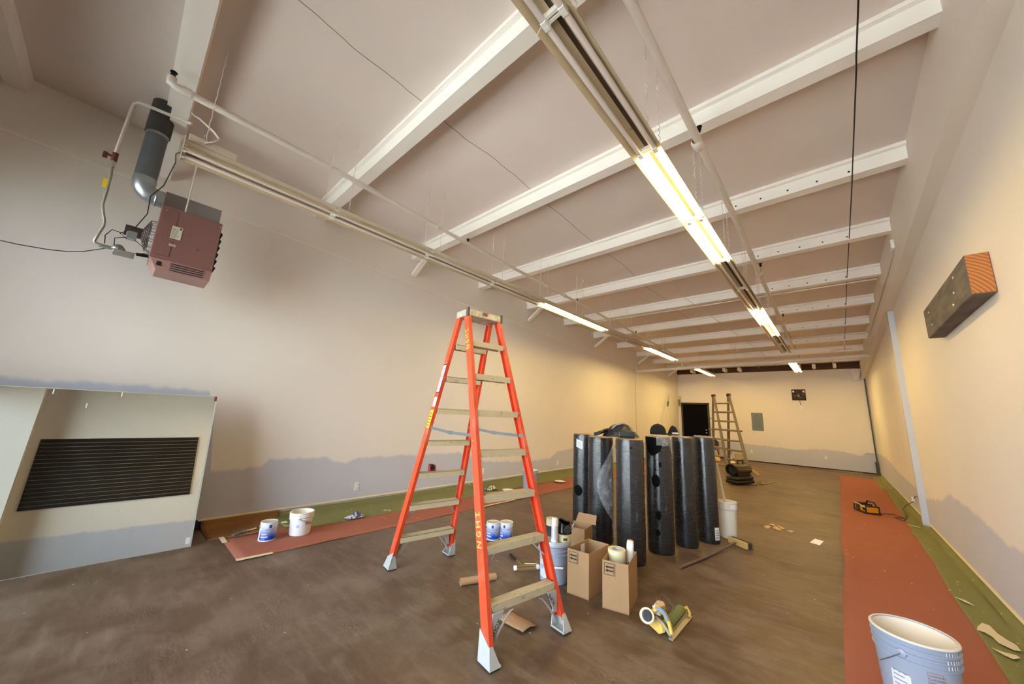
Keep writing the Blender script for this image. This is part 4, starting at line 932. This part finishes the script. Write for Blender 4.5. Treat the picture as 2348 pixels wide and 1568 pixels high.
for k in range(5):
    an = 2 * pi * k / 5; n1_ = V((0, 0, 1)); n2_ = d.cross(n1_); off = n1_ * cos(an) + n2_ * sin(an)
    m.tube([a + off * .012, lp(a, b, .25) + off * .021, lp(a, b, .5) + off * .022, lp(a, b, .75) + off * .021, b + off * .012], .0025, 6)
m.build('wire_cage', M('brass_wire', 'b3a27a', .35, .8), r, 50)
for p in (a, b): MB().lathe([(0, -.012), (.022, -.012), (.023, .0), (.022, .012), (.010, .013), (0, .012)], p, 16, d).build('end_cap', WHITEP, r, 40)
MB().tube([b + d * .01, b + d * .025 + V((-.01, .01, 0)), b + V((-.05, .05, 0)), V((-2.50, 3.06, .02)), V((-2.495, 3.02, .02)), V((-2.60, 3.06, .022)), V((-2.63, 3.075, .022))], .0035, 7).build('bent_rod', M('brass_wire2', 'b3a27a', .35, .8), r, 50)
MB().lathe([(0, 0), (.010, 0), (.014, .02), (.012, .05), (.016, .08), (.013, .11), (.017, .13), (.012, .14), (0, .14)], (-2.62, 3.07, .022), 14, (-.11, .05, 0)).build('handle', DARK, r, 40)
# paint scraper brush, plastic bag scrap, wrapper and plates along the left wall
r = thing('paint_brush', 'dirty paint brush lying on the brown paper by the blue paint can', 'paint brush', (-5.19, 1.20, .012), .35)
MB().hexa([(-.03, -.055, 0), (.03, -.055, 0), (.025, .04, 0), (-.025, .04, 0), (-.03, -.055, .012), (.03, -.055, .012), (.025, .04, .02), (-.025, .04, .02)]).build('bristles', M('paint_caked_bristle', '6d6660', .8, var=.4, vs=60), r)
MB().box((-.026, .04, 0), (.026, .085, .02)).build('ferrule', STEEL, r, bevel=.003)
MB().tube([(0, .085, .010), (0, .12, .010), (0, .20, .010)], [.012, .009, .012], 8).build('handle', M('cream_handle', 'cbbfa8', .6), r, 40)
def crumple(name, label, cat, c, sx_, sy_, h, mat, sd, n=16):
    def fn(u, v):
        e = sin(pi * u) * sin(pi * v); return V((c[0] + (u - .5) * sx_ * (1 + .3 * wob(v * 3, sd)), c[1] + (v - .5) * sy_ * (1 + .3 * wob(u * 3, sd + 2)), c[2] + .006 + h * e * (.6 + .8 * abs(wob(u * 4 + sd, v * 4)))))
    return tag(MB().grid(fn, n, n).build(name, mat, None, 40, solid=.0015), label, cat)
t = NT('blue_printed_film'); co = t.coord(); c = t.mix(t.ramp(t.noise(16, 2, co), .45, .5), S('c6c8cc'), S('3a4677')); BAGM = t.done(c, .2)
crumple('plastic_wrapper', 'crumpled clear and blue plastic wrapper lying past the white bucket along the wall', 'wrapper', (-4.99, 2.46, .02), .12, .24, .07, BAGM, 3)
t = NT('printed_wrapper'); co = t.coord(); c = t.mix(t.ramp(t.noise(24, 2, co), .45, .52), S('cfc79a'), S('4f5a45')); WRM = t.done(c, .4)
crumple('crumpled_wrapper', 'crumpled printed wrapper on the green paper beside a paper plate', 'wrapper', (-5.20, 5.25, .02), .18, .26, .09, WRM, 8)
def plate(label, x, y):
    r = MB().lathe([(0, .004), (.085, .004), (.10, .014), (.125, .020), (.126, .022), (.10, .017), (.085, .007), (0, .007)], (0, 0, 0), 32).build('paper_plate', WHITEP, None, 40, loc=(x, y, .012)); return tag(r, label, 'plate', 'paper plates on the floor papers')
plate('white paper plate seen through the front side of the orange ladder', -4.93, 5.46); plate('white paper plate on the floor papers between the orange ladder and the black rolls', -4.87, 7.15)
m = MB().box((-5.32, 1.66, .03), (-5.25, 1.72, .032)); tag(m.build('paper_tag', WHITEP), 'small white paper square on the green paper behind the white bucket', 'paper scrap')
# ------------------------------------------------------------------ black rubber rolls
t = NT('shrink_wrapped_rubber'); co = t.coord(); s1 = t.noise(9, 5, t.scaled(co, (1, 1, 14)), .75); s2 = t.noise(40, 4, t.scaled(co, (1, 1, .12)), .6)
c = t.mix(t.ramp(s1, .35, .8), S('19191a'), S('333332')); c = t.mix(t.math('MULTIPLY', t.ramp(s2, .62, .8), .35), c, S('8b8f94'))
t.bump(t.math('ADD', t.math('MULTIPLY', s1, 1.0), t.math('MULTIPLY', s2, .12)), .16, .006); ROLL = t.done(c, t.ramp(s1, -.05, 2.2), spec=.75)
t = NT('clear_wrap_film'); co = t.coord(); w = t.noise(14, 6, co, .75)
t.b.inputs['Base Color'].default_value = (.8, .82, .84, 1); t.b.inputs['Roughness'].default_value = .25
tr = t.n.new('ShaderNodeBsdfTransparent'); mx = t.n.new('ShaderNodeMixShader'); t.link(t.ramp(w, .15, 1.5), mx.inputs[0]); t.l.new(tr.outputs[0], mx.inputs[1]); t.l.new(t.b.outputs[0], mx.inputs[2]); t.l.new(mx.outputs[0], t.out.inputs[0])
t.bump(w, .6, .01); FILM = t.m
RUB = M('bare_black_rubber', '070606', .85, var=.3, vs=30, spec=.15)
CORE = M('roll_end_wrap', 'a8916a', .5, var=.25, vs=20)
def roll(label, x, y, R, H):
    r = thing('rubber_roll', label, 'rubber roll', (x, y, 0), atan2(-y, -x), 'black rubber rolls')
    def fn(u, v):
        a = 2 * pi * u; z = H * v; rr_ = R + .0025 * wob(cos(a) * 3 + x * 7, sin(a) * 3, z * 5) - (.006 if v < .01 or v > .99 else 0); return V((rr_ * cos(a), rr_ * sin(a), z))
    MB().grid(fn, 48, 40).build('wrapped_side', ROLL, r, 60)
    MB().lathe([(R - .004, H - .004), (R - .02, H + .004), (R * .7, H + .002), (R * .4, H + .006), (.035, H + .002), (.035, H - .08), (0, H - .08)], (0, 0, 0), 36).build('rolled_end', CORE, r, 40)
    return r
r1 = roll('black wrapped rubber roll with a white label, at the end farthest from the white pail', -2.777, 4.669, .150, 1.255)
r2 = roll('black wrapped rubber roll with a loose flap of clear film hanging down its side', -2.352, 4.375, .160, 1.25)
r3 = roll('black wrapped rubber roll carrying the dark bag, nearest the camera', -1.802, 4.030, .152, 1.275)
r4 = roll('black wrapped rubber roll with torn holes and film peeling from its top', -1.689, 4.600, .148, 1.30)
r5 = roll('smooth black wrapped rubber roll second from the white pail', -1.545, 5.073, .134, 1.295)
r6 = roll('black wrapped rubber roll beside the white pail with a label at its foot', -1.395, 5.474, .130, 1.305)
def patch(r, R, pts, mat, nm, off=.004, solid=0):      # irregular patch lying on the roll; pts: (angle, z)
    ca = sum(p[0] for p in pts) / len(pts); cz = sum(p[1] for p in pts) / len(pts); m = MB(); K = 5; rings = []
    for k in range(1, K + 1):
        rings.append([V(((R + off) * cos(lp(ca, a, k / K)), (R + off) * sin(lp(ca, a, k / K)), lp(cz, z, k / K))) for a, z in pts])
    m.loft(rings, True, False); cv = m.bm.verts.new(V(((R + off) * cos(ca), (R + off) * sin(ca), cz))); m.bm.verts.ensure_lookup_table()
    n = len(pts)
    for i in range(n): m.face([cv, m.bm.verts[i], m.bm.verts[(i + 1) % n]])
    return m.build(nm, mat, r, 60)
def oval(a, z, ra, rz, sd, n=14): return [(a + ra * cos(2 * pi * k / n) * (1 + .25 * wob(k, sd)), z + rz * sin(2 * pi * k / n) * (1 + .25 * wob(k * 1.3, sd + 4))) for k in range(n)]
# local +x of each roll faces the camera; positive angle is towards the right in view
patch(r4, .148, [(-1.2, 1.297), (-.8, 1.297), (-.3, 1.297), (.2, 1.29), (.33, 1.22), (.15, 1.14), (-.25, 1.09), (-.6, 1.08), (-1.0, 1.16)], RUB, 'torn_opening')
for a, z, ra, rz, sd in ((-.25, .80, .32, .075, 1), (.10, .985, .09, .03, 2), (-.3, .925, .08, .02, 3), (-.12, .42, .20, .05, 5), (-.2, .235, .17, .035, 7)): patch(r4, .148, oval(a, z, ra, rz, sd), RUB, 'torn_opening')
patch(r1, .150, oval(-.55, .50, .45, .07, 9), RUB, 'torn_opening', .005)
patch(r3, .152, oval(.1, 1.19, .06, .012, 4), RUB, 'torn_opening')
m = MB(); m.grid(lambda u, v: V(((.154) * cos(lp(-.75, -.12, u)), .154 * sin(lp(-.75, -.12, u)), lp(1.19, 1.08, v) - .03 * u)), 8, 2); lb = m.build('shipping_label', WLAB, r1, 60)
m = MB()
for k in range(5): m.grid(lambda u, v: V((.1555 * cos(lp(-.55, -.22, u)), .1555 * sin(lp(-.55, -.22, u)), 1.155 - .014 * k - .02 * u - .004 * v)), 4, 1)
m.build('label_print', M('light_print', 'a9a9ab', .6), lb)
m = MB(); m.grid(lambda u, v: V((.1345 * cos(lp(.55, 1.1, u)), .1345 * sin(lp(.55, 1.1, u)), lp(.05, .20, v))), 8, 2); lb = m.build('foot_label', WLAB, r6, 60)
m = MB()
for k in range(6): m.grid(lambda u, v: V((.1355 * cos(lp(.6, 1.0, u)), .1355 * sin(lp(.6, 1.0, u)), .065 + .02 * k + .006 * v)), 4, 1)
m.build('label_print', INK, lb)
def flap(u, v):                                  # hanging film on roll 2
    z = lp(1.16, .08, v); w = sin(pi * min(1, v * 1.15)) ** .8 if v < .87 else .12; a = lp(1.15, 1.15 - 1.35 * w, u)
    R_ = .168 + .05 * u * w + .012 * wob(u * 4, v * 9); return V((R_ * cos(a), R_ * sin(a), z))
MB().grid(flap, 16, 40).build('loose_film', FILM, r2, 60)
def top4(u, v):
    a = lp(-.1, 1.75, u); z = 1.305 - (.10 + .25 * max(0, u - .55) * 2) * v + .015 * wob(u * 5, v * 3); R_ = .154 + .015 * abs(wob(u * 6, v * 6)) + .02 * max(0, u - .6); return V((R_ * cos(a), R_ * sin(a), z))
MB().grid(top4, 24, 12).build('loose_film', FILM, r4, 60)
for rr_, R_, H_ in ((r4, .15, 1.305), (r5, .135, 1.30), (r6, .132, 1.31), (r2, .16, 1.255)):
    MB().grid(lambda u, v: V((R_ * .95 * (2 * u - 1) * sqrt(max(0, 1 - .5 * (2 * v - 1) ** 2)), R_ * .95 * (2 * v - 1) * sqrt(max(0, 1 - .5 * (2 * u - 1) ** 2)), H_ + .006 + .018 * abs(wob(u * 6, v * 6, R_ * 90)))), 16, 16).build('end_film', FILM, rr_, 60)
# things left on top of the rolls
t = NT('black_bag_fabric'); co = t.coord(); c = t.mix(t.ramp(t.noise(7, 4, co), .45, .7), S('141414'), S('5b5f63')); FAB = t.done(c, .35)
r = thing('crumpled_bag', 'crumpled black and grey bag draped over the black rolls behind the boxes', 'bag', (-1.93, 4.13, 1.285), .55)
def bg(u, v):
    a = 2 * pi * u; q = sin(pi * .5 * v); R_ = 1 - v ** 2.2; k = 1 + .14 * wob(cos(a) * 2, sin(a) * 2, v * 3)
    return V((.21 * cos(a) * (1 - v) ** .45 * k - .02, .13 * sin(a) * (1 - v) ** .45 * k, .155 * v * (1 + .12 * wob(u * 7, v * 4)) ))
MB().grid(bg, 36, 12).build('bag_body', FAB, r, 60)
MB().grid(lambda u, v: V((-.17 - .16 * u, -.03 + .08 * v + .02 * sin(7 * u), .075 - .06 * u + .012 * sin(9 * v + 5 * u) )), 12, 8).build('bag_flap', FAB, r, 60, solid=.02)
MB().box((-.06, -.14, .005), (.12, -.10, .075)).build('strap_box', M('dark_green_strap', '1c211b', .4), r, bevel=.012)
MB().tube([(-.13, -.05, .09), (-.08, -.09, .14), (-.02, -.09, .16), (.02, -.07, .16)], .009, 6).build('strap', M('grey_strap', '8d8d8b', .5), r, 50)
r = thing('baseball_cap', 'black cap resting on the film-covered black roll', 'cap', (-1.80, 4.92, 1.318), .35)
CAPM = M('black_cap_cloth', '0e0d0c', .85, var=.2)
MB().lathe([(.10, 0), (.102, .02), (.098, .06), (.08, .10), (.045, .128), (.008, .137), (0, .139)], (0, 0, 0), 28).build('crown', CAPM, r, 50)
MB().lathe([(0, 0), (.008, .002), (.006, .006), (0, .007)], (0, 0, .138), 10).build('button', CAPM, r)
MB().grid(lambda u, v: V(((.095 + .085 * v) * cos(lp(-.75, .75, u)), (.095 + .05 * v) * sin(lp(-.75, .75, u)) * 1.0, .012 + .012 * cos(lp(-1.2, 1.2, u)) - .02 * v)), 14, 6).build('brim', CAPM, r, 50, solid=.004)
r = thing('baseball_cap', 'dark folded cap behind the black cap on the rolls', 'cap', (-1.69, 5.18, 1.318), .2)
def c2(u, v):
    a = 2 * pi * u; return V((.075 * cos(a) * (1 - v) ** .4, .06 * sin(a) * (1 - v) ** .4, .10 * v * (1 + .25 * wob(cos(a) * 2, sin(a) * 2, 3)) + .02 * v * sin(2 * a)))
MB().grid(c2, 24, 8).build('crown', CAPM, r, 60)
MB().box((-.01, -.075, .01), (.08, -.05, .035)).build('clear_lens', M('glasses_lens', 'b8b39c', .1), r, bevel=.008)
# ------------------------------------------------------------------ push broom
r = thing('push_broom', 'push broom lying on the floor in front of the black rolls', 'broom')
MB().tube([(-1.365, 4.228, .018), (-1.25, 4.80, .020), (-1.11, 5.50, .045)], .014, 10).build('handle', M('paint_stained_handle', '6a564b', .6, var=.4, vs=14), r, 40)
e1, e2 = V((-1.215, 5.63, .0)), V((-.985, 5.50, .0)); d = (e2 - e1).normalized(); nrm = V((-d.y, d.x, 0)); nrm = -nrm if nrm.y < 0 else nrm
MB().hexa([e1, e2, e2 + nrm * .03, e1 + nrm * .03, e1 + V((0, 0, .072)), e2 + V((0, 0, .072)), e2 + nrm * .03 + V((0, 0, .072)), e1 + nrm * .03 + V((0, 0, .072))]).build('head_block', M('varnished_broom_block', 'c9a462', .5, var=.08), r, bevel=.005)
m = MB()
for i in range(26):
    for j in range(5):
        p = lp(e1, e2, (i + .5) / 26) + nrm * .028 + V((0, 0, .008 + .013 * j)); q = p + nrm * (.075 + .012 * wob(i, j)) + d * .02 * wob(i * 2.1, j * 3.3) + V((0, 0, .01 * wob(i * 1.7, j)))
        m.tube([p, q], [.006, .004], 4)
o = m.build('bristles', M('grey_black_bristle', '45433f', .8, var=.3, vs=60), r); o['kind'] = 'stuff'
# ------------------------------------------------------------------ hand masking machine
r = thing('hand_masker', 'yellow hand masking tool with a green paper roll on the floor by the boxes', 'masking tool', (-1.08, 3.03, 0))
YEL = M('yellow_plastic', 'd9b552', .45, var=.08, dirt='8f8464', ds=20, dt=.64); BLU = M('blue_grey_sticker', '6f8aa6', .45, var=.3, vs=25)
def w_(x, y, z): return V((x + 1.08, y - 3.03, z))
MB().lathe([(.046, 0), (.050, .004), (.050, .026), (.046, .03), (.036, .03), (.036, 0), (.046, 0)], w_(-1.175, 2.865, .105), 30, (.45, -.75, .45)).build('tape_roll', M('masking_tape_roll', 'e6d2b4', .6), r, 40)
MB().lathe([(0, .004), (.036, .004), (.036, .027), (.02, .030), (0, .026)], w_(-1.175, 2.865, .105), 24, (.45, -.75, .45)).build('hub', M('grey_hub', '4b4a4c', .35, .3, var=.3, vs=50), r, 40)
a, b = w_(-1.062, 2.965, .055), w_(-1.062, 3.255, .055)
MB().lathe([(0, 0), (.036, 0), (.037, .003), ( .037, (b - a).length), (.012, (b - a).length), (0, (b - a).length - .01)], a, 24, b - a).build('paper_roll', M('green_paper_roll', '74793f', .7, var=.06), r, 40)
MB().tube([w_(-1.15, 2.905, .125), w_(-1.115, 2.93, .155), w_(-1.07, 2.925, .14), w_(-1.035, 2.915, .095), w_(-1.015, 2.905, .035)], [.016, .017, .016, .014, .013], 10).build('handle', YEL, r, 50)
MB().tube([w_(-1.127, 2.915, .157), w_(-1.075, 2.915, .155), w_(-1.037, 2.905, .108)], [.010, .013, .009], 8).build('handle_sticker', BLU, r, 50)
MB().prism([w_(-1.19, 2.925, .025), w_(-1.10, 2.89, .008), w_(-1.075, 2.90, .02), w_(-1.09, 2.92, .055), w_(-1.15, 2.94, .085), w_(-1.19, 2.94, .06)], (.012, .022, 0)).build('side_plate', YEL, r, bevel=.004)
MB().prism([w_(-1.19, 2.925, .06), w_(-1.165, 2.925, .07), w_(-1.165, 2.935, .10), w_(-1.185, 2.94, .095)], (.016, .02, 0)).build('tape_guide', M('blue_plastic', '4a86a8', .4), r)
MB().tube([w_(-1.14, 2.94, .085), w_(-1.09, 2.945, .06), w_(-1.05, 2.93, .03), w_(-1.02, 2.905, .02)], .012, 8).build('lower_arm', M('dirty_cream_plastic', 'a69b83', .5), r, 50)
MB().hexa([w_(-1.03, 2.885, .004), w_(-1.0, 2.885, .004), w_(-.995, 3.32, .004), w_(-1.025, 3.32, .004), w_(-1.03, 2.885, .02), w_(-1.0, 2.885, .012), w_(-.995, 3.32, .012), w_(-1.025, 3.32, .02)]).build('cutter_blade', M('serrated_blade', '9b917b', .4, .5), r)
m = MB(); m.hexa([w_(-1.055, 2.98, .02), w_(-1.03, 2.98, .015), w_(-1.025, 3.29, .015), w_(-1.05, 3.29, .02), w_(-1.055, 2.98, .055), w_(-1.03, 2.98, .05), w_(-1.025, 3.29, .05), w_(-1.05, 3.29, .055)]); m.build('blade_holder', M('cream_blade_holder', 'c3b27c', .5), r, bevel=.003)
m = MB()
for k in range(9): m.box((.0495 , 3.0 - 3.03 + .03 * k, .052), (.056, 3.02 - 3.03 + .03 * k, .0575))
m.build('holder_slot', INK, r)
MB().tube([w_(-1.06, 3.26, .055), w_(-1.03, 3.30, .07), w_(-1.01, 3.30, .04), w_(-1.01, 3.29, .015)], .011, 8).build('end_bracket', YEL, r, 50)
m = MB(); m.prism([w_(-1.165, 2.97, .085), w_(-1.115, 2.97, .085), w_(-1.10, 3.04, .085), w_(-1.13, 3.08, .085), w_(-1.17, 3.06, .085)], (0, 0, .065)); m.build('cup', M('tan_cup', 'cfae86', .6), r, bevel=.008)
MB().prism([w_(-1.168, 2.965, .092), w_(-1.118, 2.965, .092), w_(-1.118, 2.965, .145), w_(-1.168, 2.965, .145)], (0, -.003, 0)).build('cup_face', WHITEP, r, bevel=.002)
m = MB()
for dx in (0, .022): m.tube([w_(-1.165 + dx, 3.05, .14), w_(-1.20 + dx, 3.12, .15), w_(-1.19 + dx, 3.20, .15), w_(-1.05 + dx, 3.06, .14), w_(-1.055 + dx, 3.04, .12)], .0018, 5)
m.build('wire_guard', STEEL, r, 50)
# ------------------------------------------------------------------ scraps, charger and cord on the right
for k in range(12):
    x = -.97 + .3 * random.random(); y = 6.98 + .35 * random.random() - .1; a = random.random() * 3; s = .02 + .045 * random.random()
    c0 = V((x, y, .004 + .010 * random.random())); u1 = V((cos(a), sin(a), .1)) * s; v1 = V((-sin(a), cos(a), .05)) * s * .6
    m = MB().prism([c0 - u1 - v1, c0 + u1 - v1 * .7, c0 + u1 * .8 + v1, c0 - u1 * .6 + v1 * 1.2], (0, 0, .003))
    o = m.build('wood_chip' if k != 4 else 'blue_scrap', M('wood_chip', 'c9a97c', .8, var=.2) if k != 4 else M('blue_grey_scrap', '8f98a0', .7)); tag(o, 'pale scrap in the small heap on the open floor beyond the broom' if k != 4 else 'blue-grey scrap in the small heap on the open floor', 'scrap', 'scraps heaped on the floor')
m = MB(); c0 = V((-.37, 6.58, 0)); m.hexa([c0 + V((-.07, -.05, .003)), c0 + V((.03, -.09, .003)), c0 + V((.07, 0, .04)), c0 + V((-.02, .05, .04)), c0 + V((-.07, -.05, .005)), c0 + V((.03, -.09, .005)), c0 + V((.07, 0, .042)), c0 + V((-.02, .05, .042))])
tag(m.build('paper_scrap', WHITEP), 'folded white paper scrap alone on the floor near the heap of scraps', 'paper scrap')
r = thing('job_site_charger', 'yellow and black job site charger standing on the red paper under the timber block', 'charger', (.245, 9.75, .006), -1.15); r.scale = (.78, .78, .78)
YB_ = M('yellow_tool_plastic', 'd08a12', .4, var=.05); BKP = M('black_tool_plastic', '171513', .5, var=.2)
MB().box((-.05, -.13, .03), (.23, .10, .15)).build('body', YB_, r, bevel=.02)
MB().box((-.24, -.12, .02), (-.05, .10, .16)).build('speaker_box', M('dark_speaker_grille', '4b3d2c', .7), r, bevel=.02)
m = MB()
for x in (-.24, -.05, .22):
    m.tube([(x, -.14, .02), (x, -.14, .17), (x, .11, .17), (x, .11, .02)], .016, 8)
for y in (-.14, .11):
    m.tube([(-.25, y, .022), (.23, y, .022)], .018, 8); 
m.build('roll_cage', BKP, r, 40)
MB().tube([(-.24, -.14, .175), (-.05, -.14, .175), (.22, -.14, .13)], .010, 8).build('front_rail', M('pale_rail', 'd9c9ae', .5), r, 40)
MB().tube([(-.22, .10, .17), (-.18, .10, .24), (.08, .10, .24), (.16, .10, .16)], .018, 8).build('carry_handle', BKP, r, 40)
MB().box((.10, -.145, .07), (.20, -.125, .13)).build('control_panel', BKP, r, bevel=.006)
o = MB().tube([(.38, 9.60, .014), (.45, 9.85, .016), (.60, 9.90, .018), (.69, 9.60, .022), (.57, 9.57, .018), (.66, 9.33, .022), (.74, 9.82, .03), (.775, 10.7, .03), (.83, 10.75, .10), (.90, 10.43, .22), (.905, 10.35, .29), (.90, 10.0, .37), (.905, 9.2, .46)], .006, 6).build('power_cord', M('brown_cord', '3c2f20', .6), None, 50)
tag(o, 'brown cord running from the charger over the green paper to the timber block wall', 'cord')
tag(MB().box((.885, 10.33, .24), (.918, 10.45, .31)).build('cord_connector', WHITEP, None, bevel=.004), 'white cord connector hanging at the timber block wall above the green paper', 'connector')
# ------------------------------------------------------------------ far end: aluminium ladder, torpedo heater, odds and ends
DAL = M('dull_aluminium', '94856a', .5, .5, var=.1)
r = thing('folding_ladder', 'dull aluminium folding ladder standing near the back wall', 'folding ladder', (-2.80, 14.1, 0))
P0 = {}
def w2(x, y, z): return V((x + 2.80, y - 14.1, z))
fr = [((-3.47, 14.72), (-3.18, 14.02)), ((-2.98, 14.70), (-2.66, 13.72))]      # far frame feet -> tops (left, right)
fb_ = [((-2.82, 13.75), (-3.14, 13.98)), ((-2.15, 13.28), (-2.62, 13.68))]      # near frame
HT = 2.42
def rail(b_, t_, nm):
    a = w2(b_[0], b_[1], .02); c_ = w2(t_[0], t_[1], HT); mid = lp(a, c_, .52)
    m = MB(); m.tube([a, mid], .046, 8); m.tube([mid - (c_ - a) * .02, c_], .038, 8); m.build(nm, DAL, r, 40)
    MB().tube([a - V((0, 0, .02)), a + V((0, 0, .04))], .038, 8).build('foot', DARK, r, 40)
    return a, c_
for pair in (fr, fb_):
    L_, R__ = [rail(b_, t_, 'rail') for b_, t_ in pair]
    for k in range(8):
        q = (.02, .145, .27, .395, .53, .65, .775, .90)[k]
        MB().tube([lp(L_[0], L_[1], q), lp(R__[0], R__[1], q)], .030, 6).build('rung', DAL, r, 40)
    d = (R__[0] - L_[0]).normalized(); MB().tube([lp(L_[0], L_[1], .53) - d * .14, lp(R__[0], R__[1], .53) + d * .14], .024, 6).build('lock_bar', DAL, r, 40)
for x, y in ((-3.16, 14.0), (-2.64, 13.70)): MB().lathe([(0, -.05), (.055, -.05), (.06, 0), (.055, .05), (0, .05)], w2(x, y, HT + .02), 16, (1, -.3, 0)).build('hinge', M('dark_hinge', '4a3b28', .5, .4), r, 40)
r = thing('torpedo_heater', 'dark torpedo heater on a tank base standing on the floor at the far end', 'heater', (-2.03, 11.15, 0), radians(-52) + pi / 2 + .55)
KH = M('soot_black_enamel', '1b1612', .45, .2, var=.3); KB = M('brown_grey_barrel', '55493a', .45, .3, var=.15)
def rb(u, v): 
    a = 2 * pi * u; return V((.34 * cos(a) * (abs(cos(a)) ** -.35 if abs(cos(a)) > .2 else 1), .17 * sin(a), v))
MB().box((-.36, -.17, .02), (.36, .17, .115)).build('tank_lower', KH, r, bevel=.04)
MB().box((-.35, -.16, .115), (.35, .16, .20)).build('tank_upper', M('dark_olive_tank', '3a3324', .5, .1, var=.2), r, bevel=.035)
MB().box((-.20, -.10, .20), (.28, .10, .27)).build('pump_housing', KH, r, bevel=.01)
MB().lathe([(.13, 0), (.135, .02), (.125, .03), (.12, .62), (.115, .63), (.115, .58), (0, .56)], (.34, 0, .36), 24, (-1, 0, 0)).build('barrel', KB, r, 40)
MB().lathe([(.125, 0), (.14, .01), (.14, .10), (.12, .10), (.11, .02), (0, .0)], (-.26, 0, .36), 24, (-1, 0, 0)).build('nozzle', KH, r, 40)
MB().tube([(-.05, 0, .47), (-.05, 0, .58), (.17, 0, .58), (.17, 0, .47)], .018, 8).build('carry_handle', KH, r, 40)
MB().box((-.3, -.131, .36), (.34, -.122, .372)).build('seam_strip', M('pale_seam', '9a8a68', .5), r)
conduit('pale cord coiled on the floor beside the torpedo heater', [(-1.76, 11.3, .01), (-1.72, 11.5, .01), (-1.80, 11.75, .01), (-1.68, 11.9, .012), (-1.58, 11.6, .012), (-1.66, 11.4, .02), (-1.55, 11.9, .012), (-1.45, 12.4, .01), (-1.35, 12.3, .01), (-1.30, 12.0, .01)], .012, 'floor_cord', M('pale_cord', 'bba77c', .6), 'cord')
tag(MB().hexa([(-2.37, 14.75, .0), (-2.29, 14.80, .0), (-1.88, 13.36, .0), (-1.96, 13.31, 0), (-2.37, 14.75, .035), (-2.29, 14.80, .035), (-1.88, 13.36, .035), (-1.96, 13.31, .035)]).build('timber_batten', M('pale_batten', 'a98c58', .7)), 'pale timber batten lying on the floor beside the folding ladder', 'timber')
r = thing('extension_pole', 'long cream extension pole with a green collar leaning in the corner by the black door', 'pole')
a, b = V((-5.10, 14.2, .02)), V((-5.63, 16.9, 2.66)); MB().tube([a, lp(a, b, .80)], .018, 8).build('pole', M('cream_pole', 'd8c59c', .5), r, 40)
MB().tube([lp(a, b, .80), lp(a, b, .88)], .034, 8).build('collar', M('green_collar', '2f4a35', .5), r, 40); MB().tube([lp(a, b, .88), b], [.024, .018], 8).build('tip', M('grey_tip', 'a9a28f', .5), r, 40)
r = thing('folding_chair', 'dark round-backed folding chair by the back wall behind the folding ladder', 'chair', (-4.15, 17.75, 0)); BW = M('brown_chair_wood', '6a4520', .6, var=.2)
MB().lathe([(0, 0), (.22, 0), (.225, .02), (.22, .04), (0, .04)], (0, 0, .62), 24, (.3, -1, .2)).build('backrest', DARK, r, 40)
MB().box((-.2, -.2, .38), (.2, .12, .42)).build('seat', BW, r, bevel=.02)
for x, y, x2, y2 in ((-.19, .1, -.17, -.36), (.19, .1, .30, -.36), (-.19, -.16, -.19, .2), (.19, -.16, .19, .2)): MB().tube([(x, y, .7 if y > 0 else .40), (x2, y2, .01)], .02, 6).build('leg', BW, r, 40)
crumple('plastic_sack', 'pale crumpled sack on the floor beside the round-backed chair', 'sack', (-3.95, 17.1, 0), .45, .6, .26, M('pale_sack', 'b59a70', .7), 12)
crumple('plastic_sack', 'small white crumpled sack on the floor between the legs of the folding ladder', 'sack', (-3.30, 16.7, 0), .3, .4, .20, M('white_sack', 'd6c9ab', .6), 15)
bucket('small_pail', 'small pale pail by the back wall behind the folding ladder', -3.12, 17.2, 0, 0, .15, .34, M('pale_pail', 'bfae90', .5), None, ribs=False, handle=False)
MB_ = MB().tube([(-3.40, 17.3, .28), (-3.40, 17.3, .42), (-3.0, 17.35, .42)], .02, 6); tag(MB_.build('bent_pipe', M('dark_bent_pipe', '5a4a30', .6)), 'short dark bent pipe propped beside the small pale pail', 'pipe')
tag(MB().box((-.4, 17.9, .002), (.45, 18.05, .03)).build('paper_strip', M('tan_paper_strip', '9b8052', .8)), 'tan paper strip on the floor along the back wall', 'paper')
# ------------------------------------------------------------------ light
w = bpy.data.worlds.new('sky'); SC.world = w; w.use_nodes = True; bgn = w.node_tree.nodes['Background']
tc = w.node_tree.nodes.new('ShaderNodeTexCoord'); sp_ = w.node_tree.nodes.new('ShaderNodeSeparateXYZ'); cr = w.node_tree.nodes.new('ShaderNodeValToRGB')
w.node_tree.links.new(tc.outputs['Generated'], sp_.inputs[0]); w.node_tree.links.new(sp_.outputs[2], cr.inputs[0]); w.node_tree.links.new(cr.outputs[0], bgn.inputs[0])
cr.color_ramp.elements[0].color = (.80, .86, .95, 1); cr.color_ramp.elements[1].color = (.62, .76, 1.0, 1)
bgn.inputs[1].default_value = SKY
pd = bpy.data.lights.new('window_portal', 'AREA'); pd.shape = 'RECTANGLE'; pd.size = 6.0; pd.size_y = 3.5; pd.cycles.is_portal = True
po = bpy.data.objects.new('window_portal', pd); COL.objects.link(po); po.location = (-2.4, YF - .2, 1.85); po.rotation_euler = (radians(90), 0, 0)
sd = bpy.data.lights.new('sun', 'SUN'); sd.energy = SUN; sd.angle = .01; sd.color = (1.0, .95, .86)
so = bpy.data.objects.new('sun', sd); COL.objects.link(so); so.rotation_euler = V((.8, -.12, -1.0)).to_track_quat('-Z', 'Y').to_euler()
SC.cycles.max_bounces = 10; SC.cycles.diffuse_bounces = 6; SC.cycles.glossy_bounces = 5; SC.cycles.transparent_max_bounces = 12
SC.cycles.sample_clamp_indirect = 6; SC.cycles.caustics_reflective = False; SC.cycles.caustics_refractive = False
SC.view_settings.exposure = EXPO
